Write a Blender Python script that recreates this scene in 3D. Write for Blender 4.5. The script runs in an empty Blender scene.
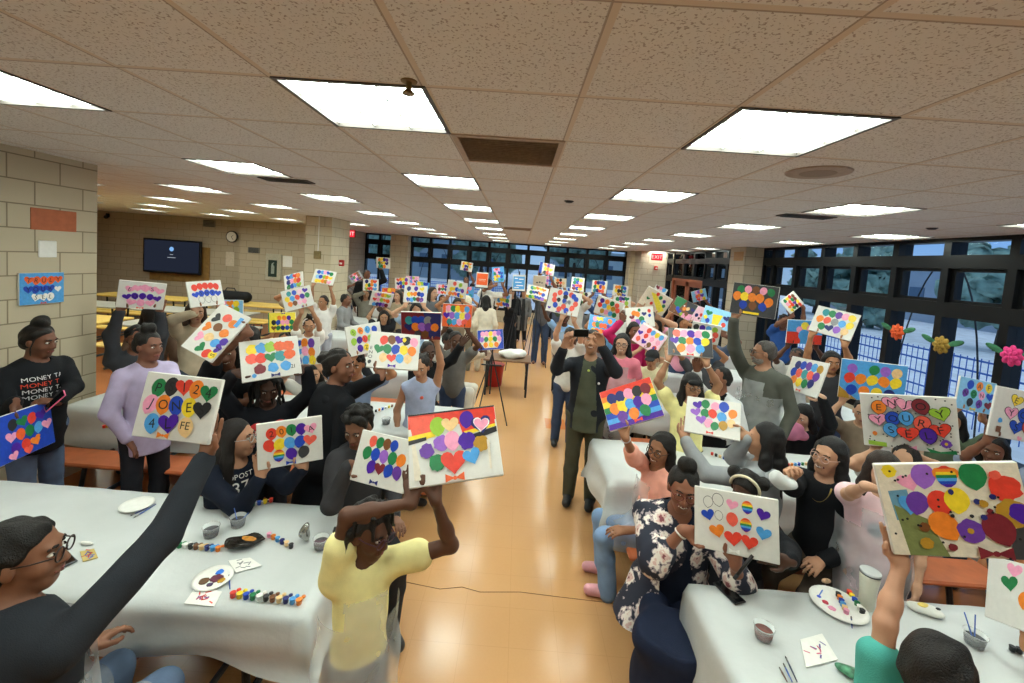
import bpy, math, random
import numpy as np
from mathutils import Vector, Matrix
from mathutils.bvhtree import BVHTree

SC = bpy.context.scene
COL = SC.collection
# ---------------------------------------------------------------- camera
F, PIT, YAW, ROLL, CY, CAMZ = 424.4, math.radians(3.73), math.radians(-.84), math.radians(4.04), 288.1, 2.4
fw = np.array([math.sin(YAW)*math.cos(PIT), math.cos(YAW)*math.cos(PIT), -math.sin(PIT)])
r_ = np.array([math.cos(YAW), -math.sin(YAW), 0.]); u_ = np.cross(r_, fw)
CR = math.cos(ROLL)*r_ + math.sin(ROLL)*u_
CU = -math.sin(ROLL)*r_ + math.cos(ROLL)*u_
cam = bpy.data.objects.new('camera', bpy.data.cameras.new('camera'))
COL.objects.link(cam)
cam.data.sensor_width = 36; cam.data.lens = 36*F/1024
cam.data.shift_y = (CY-341.5)/1024
cam.data.clip_start = .05; cam.data.clip_end = 300
cam.matrix_world = Matrix(((CR[0], CU[0], -fw[0], 0), (CR[1], CU[1], -fw[1], 0), (CR[2], CU[2], -fw[2], CAMZ), (0, 0, 0, 1)))
SC.camera = cam
# ---------------------------------------------------------------- sky, exposure
W = bpy.data.worlds.new('dusk sky'); SC.world = W; W.use_nodes = True
nt = W.node_tree; bg = nt.nodes['Background']
tc = nt.nodes.new('ShaderNodeTexCoord'); sep = nt.nodes.new('ShaderNodeSeparateXYZ')
rp = nt.nodes.new('ShaderNodeValToRGB')
rp.color_ramp.elements[0].color = (.34, .48, .64, 1); rp.color_ramp.elements[0].position = .0
rp.color_ramp.elements[1].color = (.80, .90, 1.0, 1); rp.color_ramp.elements[1].position = .75
for p_, c_ in ((.12, (.16, .38, .78)), (.4, (.22, .42, .78))): e_ = rp.color_ramp.elements.new(p_); e_.color = (*c_, 1)
nt.links.new(tc.outputs['Generated'], sep.inputs[0]); nt.links.new(sep.outputs['Z'], rp.inputs[0])
nt.links.new(rp.outputs[0], bg.inputs[0]); bg.inputs[1].default_value = .95
SC.view_settings.view_transform = 'Standard'; SC.view_settings.look = 'None'
SC.view_settings.gamma = 1; SC.view_settings.use_curve_mapping = False
SC.view_settings.exposure = 0.32
LAMP = 17.5           # radiance of the ceiling light diffusers
rng = random.Random(7)

# ---------------------------------------------------------------- helpers
def ray(x, y): return fw + CR*(x-512)/F + CU*(CY-y)/F
def at(px, py, Y):
    d = ray(px, py); return d*(Y/d[1]) + np.array([0, 0, CAMZ])
def atz(px, py, z):
    d = ray(px, py); return d*((z-CAMZ)/d[2]) + np.array([0, 0, CAMZ])
def atx(px, py, X):
    d = ray(px, py); return d*(X/d[0]) + np.array([0, 0, CAMZ])
def lin(c):
    if isinstance(c, str):
        c = tuple(int(c[i:i+2], 16)/255 for i in (0, 2, 4))
    return tuple((x/12.92 if x <= .04045 else ((x+.055)/1.055)**2.4) for x in c)
def nrm(v):
    v = np.asarray(v, float); return v/(np.linalg.norm(v)+1e-12)

_M = {}
def mat(name, col='cccccc', rough=.6, var=.12, scale=30., bump=0., bscale=200., metal=0., spec=.5, alpha=1., sheen=0., trans=0., ior=1.45, coat=0.):
    if name in _M: return _M[name]
    m = bpy.data.materials.new(name); m.use_nodes = True; t = m.node_tree; b = t.nodes['Principled BSDF']
    c = lin(col)
    b.inputs['Roughness'].default_value = rough; b.inputs['Metallic'].default_value = metal
    b.inputs['Specular IOR Level'].default_value = spec; b.inputs['Alpha'].default_value = alpha
    b.inputs['Transmission Weight'].default_value = trans; b.inputs['IOR'].default_value = ior
    b.inputs['Coat Weight'].default_value = coat
    if sheen: b.inputs['Sheen Weight'].default_value = sheen
    if var > 0:
        o = t.nodes.new('ShaderNodeTexCoord'); n = t.nodes.new('ShaderNodeTexNoise'); n.inputs['Scale'].default_value = scale
        n.inputs['Detail'].default_value = 3
        r = t.nodes.new('ShaderNodeValToRGB')
        r.color_ramp.elements[0].position = .3; r.color_ramp.elements[1].position = .7
        r.color_ramp.elements[0].color = (*[x*(1-var) for x in c], 1); r.color_ramp.elements[1].color = (*[min(1, x*(1+var)) for x in c], 1)
        t.links.new(o.outputs['Object'], n.inputs['Vector']); t.links.new(n.outputs['Fac'], r.inputs[0]); t.links.new(r.outputs[0], b.inputs['Base Color'])
        if bump:
            n2 = t.nodes.new('ShaderNodeTexNoise'); n2.inputs['Scale'].default_value = bscale
            bp = t.nodes.new('ShaderNodeBump'); bp.inputs['Strength'].default_value = bump; bp.inputs['Distance'].default_value = .01
            t.links.new(o.outputs['Object'], n2.inputs['Vector']); t.links.new(n2.outputs['Fac'], bp.inputs['Height']); t.links.new(bp.outputs[0], b.inputs['Normal'])
    else:
        b.inputs['Base Color'].default_value = (*c, 1)
    _M[name] = m
    return m
def cloth(c, kind='cotton'): return mat(f'{kind} fabric {c}', c, .85, .1, 12, .25, 320, spec=.2)
def skinm(c): return mat('skin ' + c, c, .5, .06, 18, .03, 300, spec=.35)
def emit(name, col, strength):
    if name in _M: return _M[name]
    m = bpy.data.materials.new(name); m.use_nodes = True; t = m.node_tree; t.nodes.clear()
    e = t.nodes.new('ShaderNodeEmission'); o = t.nodes.new('ShaderNodeOutputMaterial')
    e.inputs[0].default_value = (*lin(col), 1); e.inputs[1].default_value = strength
    t.links.new(e.outputs[0], o.inputs[0]); _M[name] = m; return m

def mkobj(name, V, Fc, mats, parent=None, fm=None, smooth=False, base=None):
    """link ONE mesh object; V are world (or parent-local if base None & parent) coordinates"""
    me = bpy.data.meshes.new(name)
    V = np.asarray(V, float)
    if base is not None: V = V - np.asarray(base)
    if isinstance(Fc, np.ndarray):
        me.vertices.add(len(V)); me.vertices.foreach_set('co', V.astype(np.float32).ravel())
        k = Fc.shape[1]; me.loops.add(Fc.size); me.loops.foreach_set('vertex_index', Fc.astype(np.int32).ravel())
        me.polygons.add(len(Fc)); me.polygons.foreach_set('loop_start', np.arange(0, Fc.size, k, dtype=np.int32))
        me.update(calc_edges=True)
    else:
        me.from_pydata([tuple(v) for v in V], [], Fc)
    if not isinstance(mats, (list, tuple)): mats = [mats]
    for m in mats: me.materials.append(m)
    if fm is not None and len(fm): me.polygons.foreach_set('material_index', np.asarray(fm, np.int32))
    if smooth: me.polygons.foreach_set('use_smooth', np.ones(len(me.polygons), bool))
    me.update()
    o = bpy.data.objects.new(name, me); COL.objects.link(o)
    if parent is not None: o.parent = parent
    return o
def empty(name, loc, rz=0):
    o = bpy.data.objects.new(name, None); COL.objects.link(o); o.location = loc; o.rotation_euler.z = rz; o.empty_display_size = .1; return o
def tag(o, label=None, cat=None, group=None, kind=None):
    if label: o['label'] = label
    if cat: o['category'] = cat
    if group: o['group'] = group
    if kind: o['kind'] = kind
    return o
def struct(o): o['kind'] = 'structure'; return o
def copy_tree(o, parent=None):
    c = o.copy(); COL.objects.link(c)
    if parent is not None: c.parent = parent
    for ch in list(o.children): copy_tree(ch, c)
    return c

class MB:
    def __init__(s): s.v = []; s.f = []; s.m = []
    def add(s, V, Fs, m=0):
        o = len(s.v); s.v += [tuple(map(float, p)) for p in V]
        s.f += [[i+o for i in f] for f in Fs]; s.m += [m]*len(Fs); return s
    def box(s, a, b, m=0, M=None):
        x0, y0, z0 = a; x1, y1, z1 = b
        V = [(x0,y0,z0),(x1,y0,z0),(x1,y1,z0),(x0,y1,z0),(x0,y0,z1),(x1,y0,z1),(x1,y1,z1),(x0,y1,z1)]
        if M is not None: V = [M(p) for p in V]
        return s.add(V, [(3,2,1,0),(4,5,6,7),(0,1,5,4),(1,2,6,5),(2,3,7,6),(3,0,4,7)], m)
    def bbox(s, a, b, e=.01, m=0):
        """box with chamfered edges"""
        a = np.array(a, float); b = np.array(b, float); e = min(e, .49*float((b-a).min()))
        c = (a+b)/2; h = (b-a)/2; V = []; idx = {}
        for ax in range(3):
            for sx in (-1, 1):
                for sy in (-1, 1):
                    for sz in (-1, 1):
                        sg = np.array([sx, sy, sz]); p = c + sg*(h-e); p[ax] = c[ax]+sg[ax]*h[ax]
                        idx[(ax, sx, sy, sz)] = len(V); V.append(p)
        Fs = []
        for ax in range(3):
            o1, o2 = [i for i in range(3) if i != ax]
            for sg in (-1, 1):
                q = []
                for s1, s2 in ((-1,-1),(1,-1),(1,1),(-1,1)):
                    k = [0,0,0]; k[ax] = sg; k[o1] = s1; k[o2] = s2; q.append(idx[(ax, *k)])
                Fs.append(q)
        for ax in range(3):  # edges along ax
            o1, o2 = [i for i in range(3) if i != ax]
            for s1 in (-1, 1):
                for s2 in (-1, 1):
                    k0 = [0,0,0]; k1 = [0,0,0]; k0[ax] = -1; k1[ax] = 1
                    for k in (k0, k1): k[o1] = s1; k[o2] = s2
                    Fs.append([idx[(o1, *k0)], idx[(o1, *k1)], idx[(o2, *k1)], idx[(o2, *k0)]])
        for sx in (-1, 1):
            for sy in (-1, 1):
                for sz in (-1, 1): Fs.append([idx[(a_, sx, sy, sz)] for a_ in range(3)])
        return s.add(V, Fs, m)
    def tube(s, pts, r, n=8, m=0, closed=False, caps=True):
        pts = [np.asarray(p, float) for p in pts]; N = len(pts)
        rr = r if hasattr(r, '__len__') else [r]*N
        V = []; Fs = []; prev = None
        for i, p in enumerate(pts):
            if closed: t = pts[(i+1) % N]-pts[i-1]
            else: t = pts[min(i+1, N-1)]-pts[max(i-1, 0)]
            t = nrm(t)
            if prev is None:
                a = np.array([0, 0, 1.]) if abs(t[2]) < .9 else np.array([1., 0, 0]); u = nrm(np.cross(a, t))
            else: u = nrm(prev - t*(prev@t))
            prev = u; w = np.cross(t, u)
            for k in range(n):
                g = 2*math.pi*k/n; V.append(p + rr[i]*(math.cos(g)*u + math.sin(g)*w))
        for i in range(N if closed else N-1):
            for k in range(n):
                j = (i+1) % N
                Fs.append((i*n+k, i*n+(k+1) % n, j*n+(k+1) % n, j*n+k))
        if not closed and caps: Fs += [list(range(n))[::-1], [(N-1)*n+k for k in range(n)]]
        return s.add(V, Fs, m)
    def lathe(s, prof, c, n=20, m=0, M=None):
        """profile (r, z) revolved about z through c"""
        V = []; Fs = []
        for r, z in prof:
            for k in range(n):
                g = 2*math.pi*k/n; p = np.array([r*math.cos(g), r*math.sin(g), z])
                if M is not None: p = M@p
                V.append(p + np.asarray(c))
        for i in range(len(prof)-1):
            for k in range(n): Fs.append((i*n+k, i*n+(k+1) % n, (i+1)*n+(k+1) % n, (i+1)*n+k))
        if prof[0][0] > 1e-6: Fs.append(list(range(n))[::-1])
        if prof[-1][0] > 1e-6: Fs.append([(len(prof)-1)*n+k for k in range(n)])
        return s.add(V, Fs, m)
    def ball(s, c, rad, n=10, m=0, M=None):
        rad = np.broadcast_to(np.asarray(rad, float), (3,)); V = []; Fs = []
        for i in range(n+1):
            ph = math.pi*i/n
            for k in range(2*n):
                g = math.pi*k/n; p = np.array([math.sin(ph)*math.cos(g), math.sin(ph)*math.sin(g), math.cos(ph)])*rad
                if M is not None: p = M@p
                V.append(p + np.asarray(c))
        for i in range(n):
            for k in range(2*n): Fs.append((i*2*n+k, (i+1)*2*n+k, (i+1)*2*n+(k+1) % (2*n), i*2*n+(k+1) % (2*n)))
        return s.add(V, Fs, m)
    def poly(s, P, m=0): return s.add(P, [list(range(len(P)))], m)
    def build(s, name, mats, parent=None, smooth=False, base=None):
        return mkobj(name, s.v, s.f, mats, parent, s.m, smooth, base)

_G = {}
def glyph(ch):
    """(verts, faces) of a letter, height 1, centred"""
    if ch not in _G:
        cu = bpy.data.curves.new('letter', 'FONT'); cu.body = ch; cu.resolution_u = 3
        ob = bpy.data.objects.new('letter', cu); COL.objects.link(ob)
        bpy.context.view_layer.update()
        me = bpy.data.meshes.new_from_object(ob.evaluated_get(bpy.context.evaluated_depsgraph_get()))
        V = np.array([v.co[:2] for v in me.vertices]) if len(me.vertices) else np.zeros((0, 2))
        Fs = [list(p.vertices) for p in me.polygons]
        bpy.data.objects.remove(ob); bpy.data.curves.remove(cu); bpy.data.meshes.remove(me)
        if len(V): V = (V-(V.max(0)+V.min(0))/2)/.72
        _G[ch] = (V, Fs)
    return _G[ch]
def textline(txt, h, bold=0.):
    """list of (V2, F) laid out along x, centred"""
    out = []; x = 0
    for ch in txt:
        if ch == ' ': x += .5*h; continue
        V, Fs = glyph(ch); w = (V[:, 0].max()-V[:, 0].min())
        out.append((V*h+np.array([x+w*h/2, 0]), Fs)); x += (w+.16)*h
    for V, _ in out: V[:, 0] -= x/2
    return out

# ---------------------------------------------------------------- signed distance bodies
def smin(a, b, k):
    h = np.maximum(k-np.abs(a-b), 0)/k
    return np.minimum(a, b)-h*h*k*.25
class Sdf:
    """a list of soft-joined primitives, meshed by naive surface nets"""
    def __init__(s): s.p = []
    def rc(s, a, b, ra, rb=None, k=.02):
        s.p.append(('r', np.asarray(a, float), np.asarray(b, float), ra, ra if rb is None else rb, k, 'u')); return s
    def el(s, c, rad, M=None, k=.02, op='u'):
        s.p.append(('e', np.asarray(c, float), None if M is None else np.asarray(M, float), np.asarray(rad, float), 0, k, op)); return s
    def cut(s, c, n, k=.01):  # keep the side where (p-c).n < 0
        s.p.append(('c', np.asarray(c, float), nrm(n), 0, 0, k, 'c')); return s
    def mesh(s, h, pad=.03):
        lo = np.full(3, 1e9); hi = -lo
        for q in s.p:
            if q[6] != 'u': continue
            if q[0] == 'r':
                R = max(q[3], q[4]); lo = np.minimum(lo, np.minimum(q[1], q[2])-R); hi = np.maximum(hi, np.maximum(q[1], q[2])+R)
            else:
                R = q[3].max(); lo = np.minimum(lo, q[1]-R); hi = np.maximum(hi, q[1]+R)
        lo -= pad; hi += pad
        n = np.ceil((hi-lo)/h).astype(int)+1
        D = np.full(n, .08, np.float32)
        ax = [lo[i]+h*np.arange(n[i]) for i in range(3)]
        for q in s.p:
            if q[6] == 'c':
                sl = (slice(None),)*3
                d = ((ax[0]-q[1][0])*q[2][0])[:, None, None] + ((ax[1]-q[1][1])*q[2][1])[None, :, None] + ((ax[2]-q[1][2])*q[2][2])[None, None, :]
                D = -smin(-D, -d.astype(np.float32), q[5]); continue
            if q[0] == 'r':
                R = max(q[3], q[4]); a = np.minimum(q[1], q[2])-R; b = np.maximum(q[1], q[2])+R
            else:
                R = q[3].max(); a = q[1]-R; b = q[1]+R
            m = q[5]+2*h
            i0 = np.clip(np.floor((a-m-lo)/h).astype(int), 0, n); i1 = np.clip(np.ceil((b+m-lo)/h).astype(int)+1, 0, n)
            if np.any(i1 <= i0): continue
            sl = tuple(slice(i0[i], i1[i]) for i in range(3))
            X = (ax[0][sl[0]]-q[1][0])[:, None, None]; Y = (ax[1][sl[1]]-q[1][1])[None, :, None]; Z = (ax[2][sl[2]]-q[1][2])[None, None, :]
            if q[0] == 'r':
                ba = q[2]-q[1]; L = float(ba@ba)+1e-12
                t = np.clip((X*ba[0]+Y*ba[1]+Z*ba[2])/L, 0, 1)
                d = np.sqrt((X-t*ba[0])**2+(Y-t*ba[1])**2+(Z-t*ba[2])**2)-(q[3]+(q[4]-q[3])*t)
            else:
                r = q[3]
                if q[2] is not None:
                    M = q[2]; X, Y, Z = [X*M[0, j]+Y*M[1, j]+Z*M[2, j] for j in range(3)]
                k0 = np.sqrt((X/r[0])**2+(Y/r[1])**2+(Z/r[2])**2); k1 = np.sqrt((X/r[0]**2)**2+(Y/r[1]**2)**2+(Z/r[2]**2)**2)+1e-9
                d = k0*(k0-1)/k1
            d = d.astype(np.float32)
            if q[6] == 'u': D[sl] = smin(D[sl], d, q[5])
            else: D[sl] = -smin(-D[sl], d, q[5])
        D[0] = D[-1] = .08; D[:, 0] = D[:, -1] = .08; D[:, :, 0] = D[:, :, -1] = .08
        S = D < 0
        c = np.zeros(np.array(D.shape)-1, np.int8)
        for dx in (0, 1):
            for dy in (0, 1):
                for dz in (0, 1): c += S[dx:D.shape[0]-1+dx, dy:D.shape[1]-1+dy, dz:D.shape[2]-1+dz]
        act = (c > 0) & (c < 8)
        I = np.argwhere(act)
        if not len(I): return np.zeros((0, 3)), np.zeros((0, 4), int)
        ids = np.full(act.shape, -1, np.int32); ids[act] = np.arange(len(I))
        pos = np.zeros((len(I), 3)); cnt = np.zeros(len(I))
        for axs in range(3):
            o1, o2 = [i for i in range(3) if i != axs]
            for s1 in (0, 1):
                for s2 in (0, 1):
                    c0 = np.zeros(3, int); c0[o1] = s1; c0[o2] = s2; c1 = c0.copy(); c1[axs] = 1
                    A = I+c0; B = I+c1
                    f0 = D[A[:, 0], A[:, 1], A[:, 2]]; f1 = D[B[:, 0], B[:, 1], B[:, 2]]
                    x = (f0 < 0) != (f1 < 0); t = f0/np.where(f0 == f1, 1, f0-f1)
                    p = c0[None, :]+np.zeros((len(I), 3)); p[:, axs] += t
                    pos[x] += p[x]; cnt[x] += 1
        V = lo + h*(I+pos/np.maximum(cnt, 1)[:, None])
        Q = []
        for axs in range(3):
            a, b = [(1, 2), (2, 0), (0, 1)][axs]
            sl0 = [slice(0, -1)]*3; sl0[axs] = slice(0, -1); sl1 = list(sl0); sl1[axs] = slice(1, None)
            sl0[a] = slice(1, -1); sl0[b] = slice(1, -1); sl1[a] = slice(1, -1); sl1[b] = slice(1, -1)
            e0 = S[tuple(sl0)]; e1 = S[tuple(sl1)]
            E = np.argwhere(e0 != e1); E2 = E.copy(); E2[:, a] += 1; E2[:, b] += 1
            fl = S[E2[:, 0], E2[:, 1], E2[:, 2]]
            def g(da, db):
                J = E2.copy(); J[:, a] -= da; J[:, b] -= db; return ids[J[:, 0], J[:, 1], J[:, 2]]
            q = np.stack([g(1, 1), g(0, 1), g(0, 0), g(1, 0)], 1)
            q[~fl] = q[~fl][:, ::-1]
            Q.append(q)
        return V, np.concatenate(Q)
def wrinkle(V, amp, seed, freq=22.):
    g = np.random.default_rng(seed); d = np.zeros_like(V)
    for _ in range(6):
        k = g.normal(size=3); k = k/np.linalg.norm(k)*freq*g.uniform(.6, 1.8); v = g.normal(size=3)
        d += np.sin(V@k+g.uniform(0, 6))[:, None]*v
    return V+d*amp/2.5
# ================================================================ the room
H = 3.05; T = .61; X0, Y0 = -.417, 1.078
def node_mat(name):
    m = bpy.data.materials.new(name); m.use_nodes = True; t = m.node_tree
    return m, t, t.nodes['Principled BSDF']
def mathn(t, op, a, b=None, c=None):
    n = t.nodes.new('ShaderNodeMath'); n.operation = op
    for i, v in enumerate((a, b, c)):
        if v is None: continue
        if isinstance(v, (int, float)): n.inputs[i].default_value = v
        else: t.links.new(v, n.inputs[i])
    return n.outputs[0]
def mixc(t, f, a, b):
    n = t.nodes.new('ShaderNodeMix'); n.data_type = 'RGBA'
    if isinstance(f, float): n.inputs[0].default_value = f
    else: t.links.new(f, n.inputs[0])
    for i, v in ((6, a), (7, b)):
        if isinstance(v, tuple): n.inputs[i].default_value = (*v, 1)
        else: t.links.new(v, n.inputs[i])
    return n.outputs[2]
def gridline(t, co, off, step, half):
    f = mathn(t, 'FRACT', mathn(t, 'DIVIDE', mathn(t, 'SUBTRACT', co, off), step))
    d = mathn(t, 'MULTIPLY', mathn(t, 'MINIMUM', f, mathn(t, 'SUBTRACT', 1., f)), step)
    return mathn(t, 'LESS_THAN', d, half)
def tile_floor():
    m, t, b = node_mat('vinyl floor tiles'); o = t.nodes.new('ShaderNodeTexCoord'); s = t.nodes.new('ShaderNodeSeparateXYZ')
    t.links.new(o.outputs['Object'], s.inputs[0])
    n = t.nodes.new('ShaderNodeTexNoise'); n.inputs['Scale'].default_value = 1.3; n.inputs['Detail'].default_value = 5
    n2 = t.nodes.new('ShaderNodeTexNoise'); n2.inputs['Scale'].default_value = 60
    t.links.new(o.outputs['Object'], n.inputs[0]); t.links.new(o.outputs['Object'], n2.inputs[0])
    c = mixc(t, n.outputs['Fac'], lin('cb9763'), lin('d5a674'))
    c = mixc(t, mathn(t, 'MULTIPLY', n2.outputs['Fac'], .18), c, lin('b98252'))
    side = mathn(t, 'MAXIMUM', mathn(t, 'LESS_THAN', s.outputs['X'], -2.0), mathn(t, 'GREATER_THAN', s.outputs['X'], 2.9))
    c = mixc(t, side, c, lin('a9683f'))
    # one terracotta accent tile in the aisle
    ax = mathn(t, 'LESS_THAN', mathn(t, 'ABSOLUTE', mathn(t, 'SUBTRACT', s.outputs['X'], .70)), .152)
    ay = mathn(t, 'LESS_THAN', mathn(t, 'ABSOLUTE', mathn(t, 'SUBTRACT', s.outputs['Y'], 6.25)), .2)
    c = mixc(t, mathn(t, 'MULTIPLY', ax, ay), c, lin('cf7f45'))
    g = mathn(t, 'MAXIMUM', gridline(t, s.outputs['X'], .1, .305, .0016), gridline(t, s.outputs['Y'], .05, .305, .0016))
    c = mixc(t, mathn(t, 'MULTIPLY', g, .2), c, lin('96602f'))
    t.links.new(c, b.inputs['Base Color'])
    b.inputs['Roughness'].default_value = .19
    b.inputs['Specular IOR Level'].default_value = .5
    return m
def tile_ceiling():
    m, t, b = node_mat('acoustic ceiling tiles'); o = t.nodes.new('ShaderNodeTexCoord'); s = t.nodes.new('ShaderNodeSeparateXYZ')
    t.links.new(o.outputs['Object'], s.inputs[0])
    n = t.nodes.new('ShaderNodeTexNoise'); n.inputs['Scale'].default_value = 105; n.inputs['Detail'].default_value = 1.; n.inputs['Distortion'].default_value = .4
    n2 = t.nodes.new('ShaderNodeTexNoise'); n2.inputs['Scale'].default_value = 1.5
    t.links.new(o.outputs['Object'], n.inputs[0]); t.links.new(o.outputs['Object'], n2.inputs[0])
    c = mixc(t, n2.outputs['Fac'], lin('dad8d6'), lin('e2e0de'))
    r = t.nodes.new('ShaderNodeValToRGB'); r.color_ramp.elements[0].position = .60; r.color_ramp.elements[1].position = .65
    t.links.new(n.outputs['Fac'], r.inputs[0])
    c = mixc(t, mathn(t, 'MULTIPLY', r.outputs[0], .62), c, lin('7d6c62'))
    bar = mathn(t, 'MAXIMUM', gridline(t, s.outputs['X'], X0, T, .013), gridline(t, s.outputs['Y'], Y0, T, .013))
    edge = mathn(t, 'MAXIMUM', gridline(t, s.outputs['X'], X0-.012, T, .0035), gridline(t, s.outputs['Y'], Y0+.012, T, .0035))
    c = mixc(t, bar, c, lin('d3c6b9')); c = mixc(t, mathn(t, 'MULTIPLY', edge, .5), c, lin('5a4a40'))
    t.links.new(c, b.inputs['Base Color']); b.inputs['Roughness'].default_value = .9; b.inputs['Specular IOR Level'].default_value = .15
    return m
def block_wall(name, col, mort, bw=.406, bh=.203, zoff=0., msize=.006):
    m, t, b = node_mat(name); o = t.nodes.new('ShaderNodeTexCoord'); s = t.nodes.new('ShaderNodeSeparateXYZ'); c3 = t.nodes.new('ShaderNodeCombineXYZ')
    t.links.new(o.outputs['Object'], s.inputs[0]); nm = t.nodes.new('ShaderNodeNewGeometry'); sn = t.nodes.new('ShaderNodeSeparateXYZ'); t.links.new(nm.outputs['True Normal'], sn.inputs[0])
    isx = mathn(t, 'GREATER_THAN', mathn(t, 'ABSOLUTE', sn.outputs['X']), .5)
    u = t.nodes.new('ShaderNodeMix'); t.links.new(isx, u.inputs[0]); t.links.new(s.outputs['X'], u.inputs[2]); t.links.new(s.outputs['Y'], u.inputs[3])
    t.links.new(u.outputs[0], c3.inputs[0]); t.links.new(mathn(t, 'ADD', s.outputs['Z'], zoff), c3.inputs[1])
    br = t.nodes.new('ShaderNodeTexBrick'); t.links.new(c3.outputs[0], br.inputs[0])
    br.inputs['Scale'].default_value = 1; br.inputs['Brick Width'].default_value = bw; br.inputs['Row Height'].default_value = bh
    br.inputs['Mortar Size'].default_value = msize; br.inputs['Mortar Smooth'].default_value = .2; br.inputs['Bias'].default_value = 0
    a = lin(col); br.inputs[1].default_value = (*a, 1); br.inputs[2].default_value = (*[x*.93 for x in a], 1); br.inputs[3].default_value = (*lin(mort), 1)
    n = t.nodes.new('ShaderNodeTexNoise'); n.inputs['Scale'].default_value = 180; t.links.new(o.outputs['Object'], n.inputs[0])
    c = mixc(t, mathn(t, 'MULTIPLY', n.outputs['Fac'], .12), br.outputs[0], tuple(x*.6 for x in a))
    t.links.new(c, b.inputs['Base Color']); b.inputs['Roughness'].default_value = .55
    bp = t.nodes.new('ShaderNodeBump'); bp.inputs['Strength'].default_value = .5; bp.inputs['Distance'].default_value = .006; bp.invert = True
    t.links.new(br.outputs['Fac'], bp.inputs['Height']); t.links.new(bp.outputs[0], b.inputs['Normal'])
    return m
BLOCK = block_wall('glazed beige block wall', 'c2b59b', '857860', zoff=.054)
BLOCKF = block_wall('small beige block wall', 'bcae96', '94866c')
BLOCKP = block_wall('pale beige block pier', 'd2c6aa', 'a39478')
BLOCKG = block_wall('grey beige block column', 'bdb099', '8a7f6c')
BLK = mat('black window metal', '08090b', .4, .1, 20, spec=.3)
WOOD = mat('brown wood', '7a4a2c', .5, .25, 14)
ORB = mat('orange block', 'b0603a', .5, .1, 20)
WHITEP = mat('white plastic', 'e8e8e4', .4, .03)
GREYM = mat('grey metal', '84837e', .4, .06, 20, metal=.4)
DARK = mat('dark grey metal', '24262a', .45, .1)
PAPER = mat('white paper', 'eceae4', .8, .04)

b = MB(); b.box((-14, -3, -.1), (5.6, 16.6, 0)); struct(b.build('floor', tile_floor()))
b = MB(); b.tube([atz(x, y, .001) for x, y in ((392, 579), (420, 585), (440, 589), (462, 587), (480, 592), (520, 592), (560, 597), (620, 604), (640, 606))], .0022, 5)
struct(b.build('trim_1', mat('dark floor crack', '6a4526', .9, .2)))

lights = []
for k in range(-5, 4):
    for m in range(-1, 8):
        i, j = -1+3*k, 1+3*m
        x, y = X0+i*T, Y0+j*T
        if x < -13.5 or x > 4.7 or y > 15.6: continue
        if m < 0 and not (-3.5 < x < 2): continue
        if x < -4.3 and (y < 3.9 or y > 12.2): continue
        if 7.9 < y < 9.3 and (-5.4 < x < -3.9 or 4.2 < x): continue
        lights.append((i, j))

vents = [(0, 2), (0, 12)]
hole = set(lights) | set(vents)
b = MB()
for i in range(-23, 11):
    for j in range(-8, 26):
        xa, xb = max(-14, X0+i*T), min(5.6, X0+(i+1)*T); ya, yb = max(-3, Y0+j*T), min(16.6, Y0+(j+1)*T)
        if xb <= xa or yb <= ya or (i, j) in hole: continue
        b.add([(xa, ya, H), (xb, ya, H), (xb, yb, H), (xa, yb, H)], [(0, 3, 2, 1)])
struct(b.build('ceiling', tile_ceiling()))

def wallbox(name, a, c, m): bb = MB(); bb.box(a, c); return struct(bb.build(name, m))
wallbox('wall_left', (-4.6, -3, 0), (-4.25, 4.2, H), BLOCK)
wallbox('wall_outer_left', (-14.2, -3, 0), (-14, 13.4, H), BLOCKF)
wallbox('wall_screen', (-14.2, 13.4, 0), (-8.75, 13.6, H), BLOCKF)
wallbox('wall_cabinet', (-8.75, 13.1, 0), (-5.95, 13.6, H), BLOCKF)
wallbox('wall_far_left', (-6.1, 13.6, 0), (-5.95, 16.3, H), BLOCKF)
wallbox('wall_column_left', (-4.68, 9.15, 0), (-4.1, 10.1, H), BLOCKP)
wallbox('wall_rear', (-14, -3.2, 0), (5.6, -3, H), BLOCKF)
wallbox('wall_column_far', (-4.85, 15.75, 0), (-4.2, 16.35, H), BLOCKP)
wallbox('wall_column_right', (4.86, 9.32, 0), (5.5, 9.98, H), BLOCKG)
wallbox('wall_pier_far', (4.2, 14.95, 0), (5.4, 15.7, H), BLOCKG)
wallbox('wall_corner_far', (4.02, 15.7, 0), (5.4, 16.4, H), BLOCKP)
wallbox('wall_right_near', (5.25, -3, 0), (5.45, 1.76, H), BLOCKF)
wallbox('wall_right_sill', (5.25, 1.76, 0), (5.45, 9.32, .55), BLOCKF)
wallbox('wall_right_far_sill', (5.12, 9.98, 0), (5.32, 11.95, .5), BLOCKF)
wallbox('wall_far_sill', (-5.95, 16.2, 0), (4.02, 16.4, .45), BLOCKF)
# single terracotta blocks set in the walls
for n, a, c in (('wall_accent_block_left', (-4.26, 3.62, 2.53), (-4.245, 4.0, 2.72)),):
    p = atx(30, 206, -4.25); q = atx(76, 229, -4.25)
    struct(MB().bbox((-4.252, p[1], (q[2]+p[2])/2-.115), (-4.243, q[1], (q[2]+p[2])/2+.075), .003).build(n, ORB))
p = at(735, 256, 9.6); struct(MB().bbox((4.852, p[1]-.2, p[2]-.1), (4.87, p[1]+.2, p[2]+.1), .004).build('wall_accent_block_right', mat('tan block', 'b48a58', .5)))

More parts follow.
